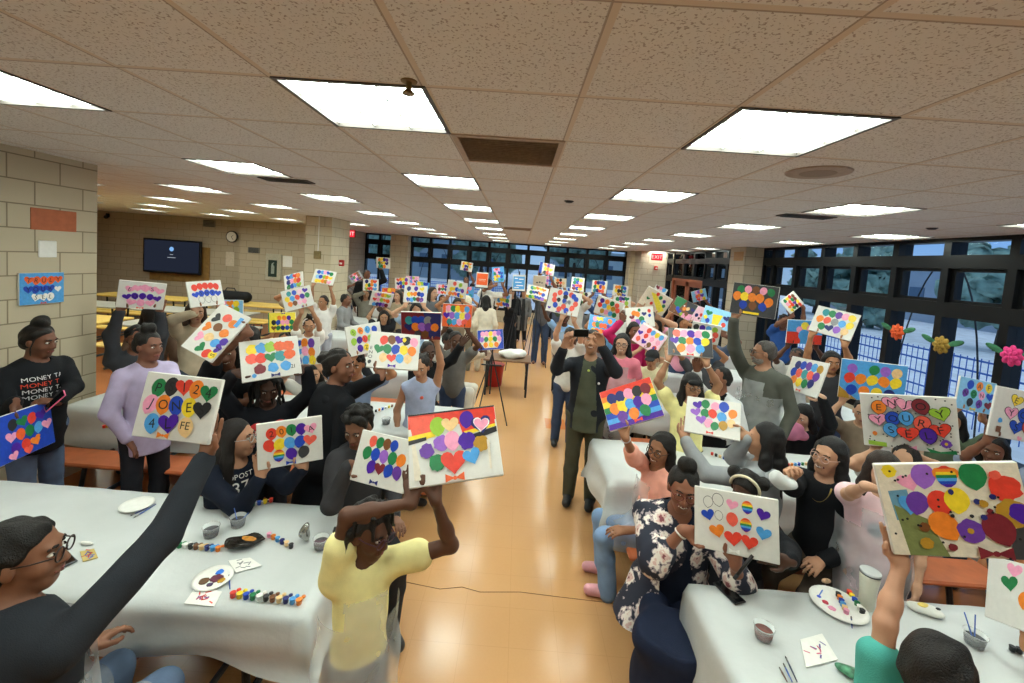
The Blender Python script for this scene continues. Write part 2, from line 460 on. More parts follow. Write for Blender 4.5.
# ---- windows: one window per bay, each with its frame and three panes
def glass():
    m = bpy.data.materials.new('window glass'); m.use_nodes = True; t = m.node_tree; t.nodes.clear()
    tr = t.nodes.new('ShaderNodeBsdfTransparent'); gl = t.nodes.new('ShaderNodeBsdfGlossy'); gl.inputs['Roughness'].default_value = .02
    tr.inputs[0].default_value = (.86, .92, .97, 1); fr = t.nodes.new('ShaderNodeFresnel'); fr.inputs[0].default_value = 1.12
    mx = t.nodes.new('ShaderNodeMixShader'); o = t.nodes.new('ShaderNodeOutputMaterial')
    t.links.new(fr.outputs[0], mx.inputs[0]); t.links.new(tr.outputs[0], mx.inputs[1]); t.links.new(gl.outputs[0], mx.inputs[2]); t.links.new(mx.outputs[0], o.inputs[0]); return m
GLASS = glass(); nwin = [0]
def bay(org, ux, uo, w, z0, wide=.045, deep=.2):
    """org corner, ux along the wall, uo outwards"""
    nwin[0] += 1
    org = np.array(org, float); ux = np.array(ux, float); uo = np.array(uo, float)
    M = lambda p: org + ux*p[0] + uo*p[1] + np.array([0, 0, p[2]])
    f = MB()
    def B(a, c): f.box(a, c, 0, M)
    B((0, 0, z0), (wide, deep, H)); B((w-wide, 0, z0), (w, deep, H))
    for za, zb in ((z0, z0+.1), (2.08, 2.26), (2.68, 2.84), (3.0, H)): B((wide, 0, za), (w-wide, deep*.8, zb))
    # the hopper sash of the middle row
    s = .055
    for a, c in (((wide, .05, 2.26), (wide+s, .12, 2.68)), ((w-wide-s, .05, 2.26), (w-wide, .12, 2.68)), ((wide+s, .05, 2.26), (w-wide-s, .12, 2.30)), ((wide+s, .05, 2.64), (w-wide-s, .12, 2.68))): B(a, c)
    fo = f.build(f'window_{nwin[0]}', BLK); struct(fo)
    for za, zb in ((z0+.1, 2.08), (2.30, 2.64), (2.84, 3.0)):
        MBp = MB(); MBp.box((wide, .09, za), (w-wide, .096, zb), 0, M); MBp.build('pane', GLASS, fo)
    return fo
MW = .72
for k in range(11):
    y = 1.76+MW*k; w = min(MW, 9.32-y)
    if w > .2: bay((5.25, y, 0), (0, 1, 0), (1, 0, 0), w, .55)
for k in range(3):
    y = 9.98+.656*k; bay((5.12, y, 0), (0, 1, 0), (1, 0, 0), .656, .5)
bay((5.12, 14.3, 0), (0, 1, 0), (1, 0, 0), .65, .5)
x = -5.95
for w in (.55, .55, ): bay((x, 16.2, 0), (1, 0, 0), (0, 1, 0), w, .45); x += w
n = 11; w = (4.02+4.2)/n
for k in range(n): bay((-4.2+w*k, 16.2, 0), (1, 0, 0), (0, 1, 0), w, .45)
# glazed wooden double door with a dark transom over it
def door(n, ya, yb):
    f = MB(); f.box((5.12, ya-.1, 0), (5.3, ya, 2.2)); f.box((5.12, yb, 0), (5.3, yb+.1, 2.2)); f.box((5.12, ya, 2.12), (5.3, yb, 2.2))
    d = struct(f.build(f'door_{n}', mat('red brown door wood', '8a4a30', .45, .15)))
    g = MB(); g.box((5.15, ya-.1, 2.2), (5.3, yb+.1, 2.3)); g.box((5.15, ya-.1, 2.68), (5.3, yb+.1, 2.82)); g.box((5.15, ya-.1, 2.98), (5.3, yb+.1, H))
    for q in range(4): yy = ya-.1+q*(yb-ya+.2)/3; g.box((5.15, yy-.05, 2.3), (5.3, yy+.05, H))
    g.build('transom_frame', BLK, d)
    MB().box((5.22, ya, 2.3), (5.226, yb, 3.)).build('pane', GLASS, d)
    mid = (ya+yb)/2
    for a, c in ((ya, mid-.01), (mid+.01, yb)):
        l = MB(); l.box((5.17, a, .01), (5.22, a+.13, 2.12)); l.box((5.17, c-.13, .01), (5.22, c, 2.12)); l.box((5.17, a, .01), (5.22, c, .3)); l.box((5.17, a, 1.98), (5.22, c, 2.12)); l.box((5.17, a, 1.0), (5.22, c, 1.1))
        lo = l.build('door_leaf', mat('red brown door wood'), d)
        MB().box((5.19, a+.13, .3), (5.196, c-.13, 1.98)).build('pane', GLASS, lo)
        MB().tube([(5.12, c-.18, 1.05), (5.17, c-.18, 1.05)], .012).build('push_bar', GREYM, lo)
door(1, 12.05, 14.2)

# ---- ceiling lights
DIFF = emit('light diffuser', 'f2fff4', LAMP)
LTRIM = mat('dark light trim', '4a443f', .4, .05); LOUV = mat('pale grey louver', 'b9bdb6', .4, .02)
lproto = None
for (i, j) in lights:
    x, y = X0+i*T, Y0+j*T
    if lproto is None:
        o = empty('ceiling_light', (x+T/2, y+T/2, H)); lproto = o; h = T/2
        f = MB()
        for a, c in (((-h, -h, -.006), (-h+.018, h, .07)), ((h-.018, -h, -.006), (h, h, .07)), ((-h+.018, -h, -.006), (h-.018, -h+.018, .07)), ((-h+.018, h-.018, -.006), (h-.018, h, .07))): f.box(a, c)
        f.box((-h, -h, .075), (h, h, .09))
        f.build('frame', LTRIM, o)
        MB().box((-h+.018, -h+.018, .016), (h-.018, h-.018, .022)).build('diffuser', DIFF, o)
        l = MB(); g = h-.018
        for q in (-g/3, g/3):
            l.box((q-.004, -g, .006), (q+.004, g, .016)); l.box((-g, q-.004, .0061), (g, q+.004, .0159))
        l.build('louver', LOUV, o)
    else:
        o = copy_tree(lproto); o.location = (x+T/2, y+T/2, H)
    row = ['in the second row from the camera', 'in the third row', 'in the fourth row', 'in the fifth row', 'in the sixth row', 'in the seventh row', 'in the eighth row', 'in the ninth row']
    nth = (j-1)//3; col = (i+1)//3; half = (i+1) % 3
    side = {0: 'just left of the aisle', 1: 'just right of the aisle', 2: 'near the right windows', 3: 'beside the right window wall'}.get(col, ('first', 'second', 'third', 'fourth', 'fifth')[min(4, -col-1)]+' column left of the aisle')
    nm = ['above the photographer', 'nearest row', 'second row', 'third row', 'fourth row', 'fifth row', 'sixth row', 'seventh row', 'eighth row'][nth+1]
    tag(o, f'square white louvered ceiling light, {nm}, {side}{", between columns" if half else ""}', 'light', 'recessed square ceiling lights')
# ---- vents and fittings on the ceiling
def vent(i, j, label):
    x, y = X0+i*T, Y0+j*T; o = empty('ceiling_vent', (x, y, H)); f = MB()
    for a, c in (((0, 0, -.008), (T, .03, .02)), ((0, T-.03, -.008), (T, T, .02)), ((0, .03, -.008), (.03, T-.03, .02)), ((T-.03, .03, -.008), (T, T-.03, .02))): f.box(a, c)
    f.build('frame', mat('tan vent frame', 'b09a86', .5), o)
    MB().box((0, 0, .05), (T, T, .06)).build('backing', mat('dusty duct', '2c231d', .8), o)
    for k in range(14):
        yy = .05+k*.037; s = MB(); s.add([(.03, yy, -.004), (T-.03, yy, -.004), (T-.03, yy+.022, .022), (.03, yy+.022, .022), (.03, yy+.002, -.006), (T-.03, yy+.002, -.006), (T-.03, yy+.024, .02), (.03, yy+.024, .02)], [(0, 1, 2, 3), (7, 6, 5, 4), (0, 4, 5, 1), (3, 2, 6, 7), (0, 3, 7, 4), (1, 5, 6, 2)])
        s.build('slat', mat('dusty brown vent slat', 'a08a74', .6, .2, 40), o)
    tag(o, label, 'vent')
vent(*vents[0], 'large brown louvered ceiling vent right of the nearest aisle light')
vent(*vents[1], 'far louvered ceiling vent between the two aisle light rows')
def slotvent(px, py, w, label):
    p = atz(px, py, H); o = empty('air_diffuser', (p[0], p[1], H)); MB().bbox((-w/2, -.09, -.012), (w/2, .09, 0), .004).build('frame', mat('dark diffuser metal', '4a4038', .5), o)
    for k in range(4): MB().box((-w/2+.03, -.07+k*.04, -.018), (w/2-.03, -.055+k*.04, -.012)).build('slat', DARK, o)
    tag(o, label, 'vent')
slotvent(287, 180, .5, 'dark sooty slot diffuser beside the left ceiling light')
slotvent(806, 216, .5, 'dark sooty slot diffuser beside the ceiling light near right windows')
p = atz(818, 172, H); o = empty('ceiling_speaker', (p[0], p[1], H))
MB().lathe([(0, -.012), (.09, -.012), (.1, -.008), (.1, 0)], (0, 0, 0), 28).build('grille', mat('brown speaker grille', '8d7c6d', .6, .1, 300), o)
MB().lathe([(.1, -.01), (.165, -.008), (.17, 0)], (0, 0, 0), 28).build('trim_ring', mat('tan speaker ring', 'a28f7e', .5), o); tag(o, 'round tan ceiling speaker behind the nearest right ceiling light', 'speaker')
p = atz(409, 81, H); o = MB().lathe([(0, -.05), (.022, -.05), (.024, -.045), (.01, -.03), (.012, -.006), (.03, -.004), (.032, 0)], (0, 0, 0), 14).build('sprinkler', mat('brass', '8a744a', .4, metal=.6)); o.location = (p[0], p[1], H); tag(o, 'small brass sprinkler head beside the nearest aisle light', 'sprinkler')
for px, py, lb in ((569, 201, 'small dark sprinkler plate right of the aisle centre'), (932, 228, 'small dark sprinkler plate near the right window wall')):
    p = atz(px, py, H); o = MB().lathe([(0, -.02), (.03, -.018), (.05, -.004), (.05, 0)], (0, 0, 0), 14).build('sprinkler_plate', DARK); o.location = (p[0], p[1], H); tag(o, lb, 'sprinkler')

# ---- things on the walls
def rectY(x0, y0, x1, y1, Y): p = at(x0, y0, Y); q = at(x1, y1, Y); return p[0], q[0], (p[2]+at(x1, y0, Y)[2])/2, (q[2]+at(x0, y1, Y)[2])/2
o = empty('wall_screen_tv', (0, 0, 0)); xa, xb, zt, zb = rectY(143, 239.5, 200, 273.5, 13.2)
o.name = 'television'; o.location = (xa, 13.2, zb); w, h = xb-xa, zt-zb
f = MB(); f.bbox((0, 0, 0), (w, .08, h), .012); f.bbox((w*.3, .08, h*.3), (w*.7, .155, h*.7), .01); f.build('casing', mat('black television plastic', '0d0e11', .3, .03), o)
MB().box((.05, -.002, .06), (w-.05, .001, h-.05)).build('display', emit('dim display', '2a3040', .55), o)
MB().lathe([(0, 0), (.07, 0)], (w*.5, -.004, h*.72), 20, M=np.array(Matrix.Rotation(math.pi/2, 3, 'X'))).build('logo', emit('blue screen logo', '7fb0e8', .9), o)
t = MB()
for zz, hw in ((.56, .05), (.47, .13)): t.box((w/2-hw, -.004, h*zz-.008), (w/2+hw, -.003, h*zz+.008))
t.build('display_text', emit('screen text', 'c9d2e0', .6), o)
tag(o, 'large black wall television with a dark blue screen on block wall', 'television')
xa, xb, zt, zb = rectY(190, 247, 209, 283, 13.37); o = MB().bbox((at(150, 250, 13.37)[0], 13.36, zb), (xb, 13.398, zt), .005).build('backing_board', mat('tan wood board', '93713f', .6, .2, 8)); tag(o, 'tan wooden board behind the television on the wall', 'board')
c = at(236, 237, 13.33)
o = empty('wall_clock', (c[0]-.14, 13.39, c[2]))
MBc = np.array(Matrix.Rotation(math.pi/2, 3, 'X'))
MB().lathe([(.0, 0), (.17, 0), (.185, .02), (.185, .06), (0, .06)], (0, 0, 0), 28, M=MBc).build('rim', DARK, o)
MB().lathe([(0, 0), (.155, 0), (.155, .012), (0, .012)], (0, -.062, 0), 28, M=MBc).build('face', PAPER, o)
for a, l in ((.9, .08), (2.6, .12)): MB().tube([(0, -.078, 0), (math.sin(a)*l, -.078, math.cos(a)*l)], .006, 5).build('hand', DARK, o)
tag(o, 'round wall clock with white face and dark rim', 'clock')
def plate(name, px0, py0, px1, py1, Y, m, label, cat, th=.03, slats=0):
    xa, xb, zt, zb = rectY(px0, py0, px1, py1, Y); o = MB().bbox((0, -th, 0), (xb-xa, 0, zt-zb), .004).build(name, m); o.location = (xa, Y, zb)
    for k in range(slats): zz = (zt-zb)*(k+.6)/(slats+.2); MB().box((.03, -th-.008, zz-.008), (xb-xa-.03, -th, zz+.008)).build('slat', DARK, o)
    return tag(o, label, cat)
plate('wall_vent', 203.5, 220, 215.5, 227, 13.4, GREYM, 'grey wall vent above the television right corner', 'vent', slats=5)
plate('wall_vent', 248.5, 247.5, 260, 253, 13.1, GREYM, 'grey wall vent left of the extinguisher cabinet', 'vent', slats=5)
plate('paper_notice', 226, 252, 234, 266, 13.4, mat('beige paper', 'd8cdbb', .8, .1), 'pale paper notice on wall right of the television', 'notice', .008)
plate('paper_notice', 283, 256, 292, 267, 13.1, PAPER, 'white paper notice right of the extinguisher cabinet', 'notice', .008)
o = plate('extinguisher_cabinet', 267, 254, 281.5, 280, 13.1, mat('pale cabinet metal', 'b9b39f', .4), 'metal fire extinguisher cabinet with glass door on wall', 'cabinet', .06)
MB().box((.09, -.068, .1), (.36, -.06, .62)).build('door_glass', mat('dark cabinet glass', '39453f', .1, .1), o)
MB().tube([(.24, -.075, .2), (.24, -.075, .42), (.22, -.078, .5), (.27, -.078, .54)], [.045, .045, .02, .012], 10).build('extinguisher', mat('pale extinguisher', '9aa49c', .4), o)
p = atx(47, 249, -4.25); o = MB().bbox((0, -.075, -.075), (.012, .075, .075), .006).build('blank_plate', WHITEP); o.location = (-4.25, p[1], p[2]); tag(o, 'blank square white wall plate above the hanging painting', 'plate')
for px, Y, lb in ((319.5, 9.14, 'grey conduit running down the left column'),):
    a = at(px, 219, Y); c = at(px, 252, Y); o = empty('wall_conduit', (a[0], Y, 0))
    MB().tube([(0, -.01, H), (0, -.01, c[2])], .012, 8).build('pipe', WHITEP, o); MB().bbox((-.07, -.06, c[2]-.15), (.07, 0, c[2]+.02), .008).build('junction_box', mat('tan box', '8a7a50', .5), o); tag(o, lb, 'conduit')
RED = mat('red plastic', 'b81f1c', .4, .05)
def alarm(px, py, Y, dx, label):
    p = at(px, py, Y); o = empty('fire_alarm', tuple(p)); MB().bbox((-.06, -.03, -.07), (.06, .03, .07), .01).build('box', RED, o); MB().bbox((-.03, -.045, -.03), (.03, -.03, .01), .005).build('pull_bar', WHITEP, o); tag(o, label, 'alarm')
alarm(341.5, 263, 9.6, 0, 'red fire alarm on the side of the left column')
alarm(656, 268, 14.92, 0, 'red fire alarm on far block pier under exit sign')
alarm(637.5, 277.5, 15.66, 0, 'red alarm box low on the far corner column')
def exit_sign(px, py, Y, label):
    p = at(px, py, Y); o = empty('exit_sign', tuple(p)); MB().bbox((-.19, -.03, -.12), (.19, .03, .12), .01).build('casing', mat('red sign casing', 'c8242c', .4), o)
    MB().box((-.17, -.034, -.1), (.17, -.031, .1)).build('face_panel', emit('red exit glow', 'f0283a', 1.1), o)
    t = MB()
    for V, Fs in textline('EXIT', .12): t.add([(v[0], -.037, v[1]) for v in V], Fs)
    t.build('lettering', emit('exit letters', 'ffd9d4', 1.2), o); MB().tube([(0, 0, .12), (0, 0, H-p[2])], .012, 6).build('stem', GREYM, o); tag(o, label, 'sign')
exit_sign(657, 257, 14.6, 'red lit exit sign by the far right block pier')
exit_sign(349.5, 233.5, 13.5, 'red lit exit sign behind the left column')
p = at(106, 217, 13.3); o = MB().ball((0, 0, 0), (.06, .06, .06), 8).bbox((-.02, 0, 0), (.02, .15, .12), .005).build('security_camera', DARK); o.location = tuple(p); tag(o, 'small dark security camera high in the left corner', 'camera')

# ---- what stands outside the windows
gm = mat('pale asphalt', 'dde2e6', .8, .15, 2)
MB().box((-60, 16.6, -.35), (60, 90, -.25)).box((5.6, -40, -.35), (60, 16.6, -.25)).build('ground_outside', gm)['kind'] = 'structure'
def tree(x, y, h, sd):
    o = empty('street_tree', (x, y, -.25)); g = random.Random(sd); MB().tube([(0, 0, 0), (.1, 0, h*.3), (0, .1, h*.6)], [.18, .13, .06], 8).build('trunk', mat('bark', '4a3f35', .9, .3, 20), o)
    s = Sdf()
    for _ in range(16): s.el((g.uniform(-1, 1)*h*.28, g.uniform(-1, 1)*h*.28, h*g.uniform(.22, 1)), np.array([1, 1, .8])*h*g.uniform(.1, .2), k=.3)
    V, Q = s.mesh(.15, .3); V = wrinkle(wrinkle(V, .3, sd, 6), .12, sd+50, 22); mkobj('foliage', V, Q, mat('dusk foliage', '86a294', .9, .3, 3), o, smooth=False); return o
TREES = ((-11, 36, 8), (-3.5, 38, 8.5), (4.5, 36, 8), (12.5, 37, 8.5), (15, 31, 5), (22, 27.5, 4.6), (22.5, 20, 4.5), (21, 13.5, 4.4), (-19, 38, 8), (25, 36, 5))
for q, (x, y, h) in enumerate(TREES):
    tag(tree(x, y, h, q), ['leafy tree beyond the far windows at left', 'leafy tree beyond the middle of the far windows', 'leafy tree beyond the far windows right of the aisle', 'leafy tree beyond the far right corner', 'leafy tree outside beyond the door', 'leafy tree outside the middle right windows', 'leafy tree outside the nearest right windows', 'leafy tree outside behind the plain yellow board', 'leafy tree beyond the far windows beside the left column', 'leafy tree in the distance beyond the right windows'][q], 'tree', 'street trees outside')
BLUE = mat('blue fence paint', '3f6fc4', .5, .1)
def fence(x, ya, yb, label, along='y', htop=1.15):
    o = empty('railing_fence', (0, 0, 0)); P = (lambda s, z: (x, s, z)) if along == 'y' else (lambda s, z: (s, x, z))
    n = int((yb-ya)/.13); m = MB()
    for k in range(n): s = ya+k*.13; m.box(*[np.minimum(a, c) for a, c in ((P(s-.004, -.3), P(s-.004, -.3)),)], *[tuple(np.array(P(s+.004, htop))+np.array([.008, .008, 0]))])
    m.build('bar_infill', BLUE, o)['kind'] = 'stuff'
    for z in (.05, htop*.25, htop*.5, htop*.75, htop-.06): MB().box(tuple(np.array(P(ya, z))-.01), tuple(np.array(P(yb, z+.015))+.01)).build('rail', BLUE, o)
    k = ya
    while k <= yb: MB().box(tuple(np.array(P(k, -.3))-.04), tuple(np.array(P(k, htop+.1))+.04)).build('post', BLUE, o); k += 2.4
    tag(o, label, 'fence')
fence(9.0, 2, 20, 'blue bar fence outside the right windows')
fence(27, -16, 16, 'pale blue bar fence outside the far windows', 'x', .75)
def block(x, y, w, d, h, c, label):
    o = empty('street_building', (x, y, -.25)); MB().box((0, 0, 0), (w, d, h)).build('wall', mat('facade '+c, c, .8, .12, .5), o)
    m = MB().box((-.2, -.2, h), (w+.2, d+.2, h+.3)).build('cornice', mat('cornice '+c, c, .8, .05), o)
    for k in range(int(w/2.5)): MB().box((k*2.5+.6, -.05, 1.2), (k*2.5+1.9, .02, 2.8)).build('window', mat('dim facade glass', '5a6f85', .2), o)
    for k in range(int(d/2.5)): MB().box((-.05, k*2.5+.6, 1.2), (.02, k*2.5+1.9, 2.8)).build('window', mat('dim facade glass', '5a6f85', .2), o)
    tag(o, label, 'building')
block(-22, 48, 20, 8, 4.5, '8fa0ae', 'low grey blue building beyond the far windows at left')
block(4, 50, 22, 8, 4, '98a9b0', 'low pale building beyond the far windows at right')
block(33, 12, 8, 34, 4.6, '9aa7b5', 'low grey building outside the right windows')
b = empty('street_board', (9.6, 6.3, -.25))
MB().bbox((0, -1.9, 3.25), (.12, 1.9, 4.6), .02).build('board', mat('dull yellow board paint', 'c9c24a', .4, .05), b)
for yy in (-1.5, 1.5): MB().tube([(.06, yy, 0), (.06, yy, 3.3)], .05).build('post', DARK, b)
tag(b, 'plain yellow board on posts outside the nearest right window', 'board')
def arch(c, rad, ax, label):
    o = MB().tube([(c[0]+(math.cos(g)*rad if ax == 'x' else 0), c[1]+(math.cos(g)*rad if ax == 'y' else 0), -.3+1.6*math.sin(g)*2.0) for g in np.linspace(0, math.pi, 24)], .012, 8).build('playground_hoop', DARK); tag(o, label, 'hoop')
arch((7.0, 7.1), .75, 'y', 'dark curved hoop outside the middle right windows')
for q, xx in enumerate((-3.6, -.6, 2.9)): arch((xx, 18.2), .8, 'x', ['dark curved hoop outside the far windows at left', 'dark curved hoop outside the middle far windows', 'dark curved hoop outside the far windows at right'][q])
# ================================================================ tables
CLOTH = mat('white plastic table cover', 'c9cccb', .42, .03, 6, .12, 30, spec=.45)
BENCH = mat('orange brown bench laminate', 'b5623a', .4, .12, 10); TOP = mat('grey table laminate', '9b968a', .4, .06, 10)
def cafe_table(xa, xb, ya, yb, label, group, top=TOP, bench=BENCH, benches=(1, 1)):
    cx, cy = (xa+xb)/2, (ya+yb)/2; o = empty('cafeteria_table', (cx, cy, 0)); L, Wd = (xb-xa)/2, (yb-ya)/2
    MB().bbox((-L, -Wd, .70), (L, Wd, .74), .012).build('tabletop', top, o)
    for s, on in ((-1, benches[0]), (1, benches[1])):
        if on: MB().bbox((-L+.05, s*(Wd+.3)-.14, .41), (L-.05, s*(Wd+.3)+.14, .445), .012).build('bench', bench, o)
    for x in (-L*.72, L*.72):
        f = MB(); f.tube([(x, -Wd-.38, .03), (x, -Wd-.3, .41)], .018); f.tube([(x, Wd+.38, .03), (x, Wd+.3, .41)], .018); f.tube([(x, -Wd-.4, .03), (x, Wd+.4, .03)], .02); f.tube([(x, -.15, .03), (x, -.2, .7)], .02); f.tube([(x, .15, .03), (x, .2, .7)], .02); f.tube([(x, -Wd-.3, .39), (x, Wd+.3, .39)], .015)
        f.build('leg_frame', DARK, o)
    return tag(o, label, 'table', group)
def tablecloth(xa, xb, ya, yb, seed, label, drop=.36):
    g = random.Random(seed); nx, ny = int((xb-xa)/.06), int((yb-ya)/.06); V = []; Fs = []; rx = .02
    xa -= rx; xb += rx; ya -= rx; yb += rx; zt = .748
    for j in range(ny+1):
        for i in range(nx+1):
            x = xa+(xb-xa)*i/nx; y = ya+(yb-ya)*j/ny
            V.append((x, y, zt+.002*math.sin(x*9+seed)*math.sin(y*13+x*3)+.0015*math.sin(x*31+y*17)))
    for j in range(ny):
        for i in range(nx): a = j*(nx+1)+i; Fs.append((a, a+1, a+nx+2, a+nx+1))
    ring = [(i, 0) for i in range(nx)]+[(nx, j) for j in range(ny)]+[(nx-i, ny) for i in range(nx)]+[(0, ny-j) for j in range(ny)]
    R = len(ring); base = [j*(nx+1)+i for i, j in ring]; prev = base; rows = 9
    ph = [g.uniform(0, 6.28) for _ in range(8)]
    for k in range(1, rows+1):
        cur = []; t = k/rows
        for q, (i, j) in enumerate(ring):
            x, y, _ = V[base[q]]; ox = -1 if i == 0 else (1 if i == nx else 0); oy = -1 if j == 0 else (1 if j == ny else 0)
            s = q*.06; wv = math.sin(s*7+ph[0])*.5+math.sin(s*13+ph[1])*.35+math.sin(s*3.1+ph[2])*.6
            out = .012+(.02+.022*wv)*t**1.2+.012*math.sin(t*9+s*5+ph[4])*t
            d = drop*(1+.10*math.sin(s*1.7+ph[3])+.05*math.sin(s*6+ph[5]))
            if ox and oy: out *= 1.5; d *= 1.18
            cur.append(len(V)); V.append((x+ox*out, y+oy*out, zt-.004-d*t))
        for q in range(R): Fs.append((prev[q], prev[(q+1) % R], cur[(q+1) % R], cur[q])[::-1])
        prev = cur
    o = mkobj('tablecloth', V, Fs, CLOTH, smooth=True, base=((xa+xb)/2, (ya+yb)/2, zt)); o.location = ((xa+xb)/2, (ya+yb)/2, zt)
    return tag(o, label, 'tablecloth', 'white plastic table covers')
ROWS = [  # xa, xb, ya, yb, where
 (-3.7, -.86, 1.80, 2.58, 'nearest table left of the aisle, below the woman in dark jacket'),
 (-4.15, -.52, 3.82, 4.54, 'second table left of the aisle, behind the woman in black puffer'),
 (-3.9, -.82, 5.72, 6.44, 'third table left of the aisle, behind the girl in lavender'),
 (-4.0, -1.3, 7.68, 8.4, 'fourth table left of the aisle, under the child with raised white painting'),
 (-4.0, -1.1, 9.6, 10.3, 'fifth table left of the aisle'),
 (-4.6, -1.1, 11.9, 12.6, 'far table left of the aisle under the windows'),
 (1.04, 2.72, 1.36, 2.16, 'nearest table right of the aisle, before the woman in floral cardigan'),
 (.84, 3.55, 3.22, 3.98, 'second table right of the aisle, behind the woman in grey hoodie'),
 (1.25, 4.5, 5.02, 5.74, 'third table right of the aisle, behind the man with phone'),
 (1.9, 4.6, 6.75, 7.45, 'fourth table right of the aisle'),
 (1.9, 4.5, 8.6, 9.25, 'fifth table right of the aisle before the block column'),
 (1.9, 4.3, 10.9, 11.6, 'far table right of the aisle'),
]
for q, (xa, xb, ya, yb, wh) in enumerate(ROWS):
    cafe_table(xa, xb, ya, yb, ('long cafeteria table with orange brown benches: '+wh).replace(' of the aisle', ' of aisle')[:400] if False else 'bench table, '+wh, 'cafeteria tables with benches', benches=(1, 1))
    tablecloth(xa, xb, ya, yb, q+1, 'white cover on '+wh, {0: .25, 6: .42}.get(q, .32))
YEL = mat('yellow bench laminate', 'd9b45a', .4, .08, 10); GRT = mat('pale grey laminate', 'a8a498', .4, .05, 10)
for q, (xa, xb, y) in enumerate(((-11.3, -8.8, 9.6), (-8.6, -6.1, 9.6), (-11.3, -8.8, 11.3), (-8.6, -6.1, 11.3), (-7.4, -5.0, 7.9), (-10.0, -7.6, 7.9))):
    cafe_table(xa, xb, y-.38, y+.38, ('uncovered yellow topped bench table, ' if q in (2, 3, 5) else 'uncovered grey topped table with yellow benches, ')+('middle row at left', 'middle row nearer the column', 'back row under the television', 'back row under the extinguisher cabinet', 'front row nearer the column', 'front row by the left wall')[q], 'uncovered tables with yellow benches', YEL if q in (2, 3, 5) else GRT, YEL)
    for dx in np.arange(-1, 1.1, .5):
        pass
p = np.array([-7.75, 11.3, .74]); o = empty('duffel_bag', tuple(p)); s = Sdf(); s.rc((-.42, 0, .16), (.42, 0, .16), .15, .15).el((0, 0, .13), (.5, .2, .14), k=.05); V, Q = s.mesh(.03); mkobj('bag_body', V, Q, cloth('1b1b1d'), o, smooth=True); MB().tube([(-.15, 0, .3), (-.1, 0, .38), (.1, 0, .38), (.15, 0, .3)], .015).build('handle', DARK, o); tag(o, 'black duffel bag lying on the back table left of the cabinet', 'bag')

# ================================================================ paintings
PAINT = {'r': 'e2402f', 'o': 'f0852a', 'y': 'f2d22e', 'g': '1f7d48', 'G': '9ac23c', 'b': '1c46b8', 'l': '4f9fe0', 'p': '4a1c9c', 'v': '9a63c8', 'k': 'f3a0c0', 'n': '7a4a26', 'x': '26262a', 't': 'f0c88e', 'w': 'f4f2ee', 'm': '7c2430', 'a': '8f8f92', 'c': '2f8f96', 'R': 'f0604e', 'B': '22296e', 'L': '8cc4ea', 'P': '6a3aa0', 'd': 'b98a2a', 'e': 'e4d8c4', 'K': 'f8c8d8', 'O': 'e8602a', 'Y': 'f4e04a', 'D': '3c3c40'}
PAINT.update({'q': '7c8450', 'Q': '6a9ab4'})
def pmat(c): return mat('acrylic paint '+PAINT[c], PAINT[c], .42, .10, 45, .1, 160)
CANV = mat('primed canvas', 'dedbd5', .75, .03, 40, .1, 700)
def sh_balloon(r, n=18):
    P = [(r*.86*math.sin(2*math.pi*k/n)*(1 if math.cos(2*math.pi*k/n) > -.2 else .93), r*1.04*math.cos(2*math.pi*k/n)) for k in range(n)]
    h = n//2; P[h] = (0, -r*1.16); return P
def sh_heart(r, n=22):
    return [(r*1.05*math.sin(a)**3, r*(.86*math.cos(a)-.32*math.cos(2*a)-.14*math.cos(3*a)-.05*math.cos(4*a)+.06)) for a in [2*math.pi*k/n for k in range(n)]]
def sh_blob(r, g, n=20):
    return [(r*(1+g.uniform(-.14, .14))*math.sin(a), r*(1+g.uniform(-.14, .14))*math.cos(a)) for a in [2*math.pi*k/n for k in range(n)]]
KEY = mat('black marker ink', '18181c', .5, .02)
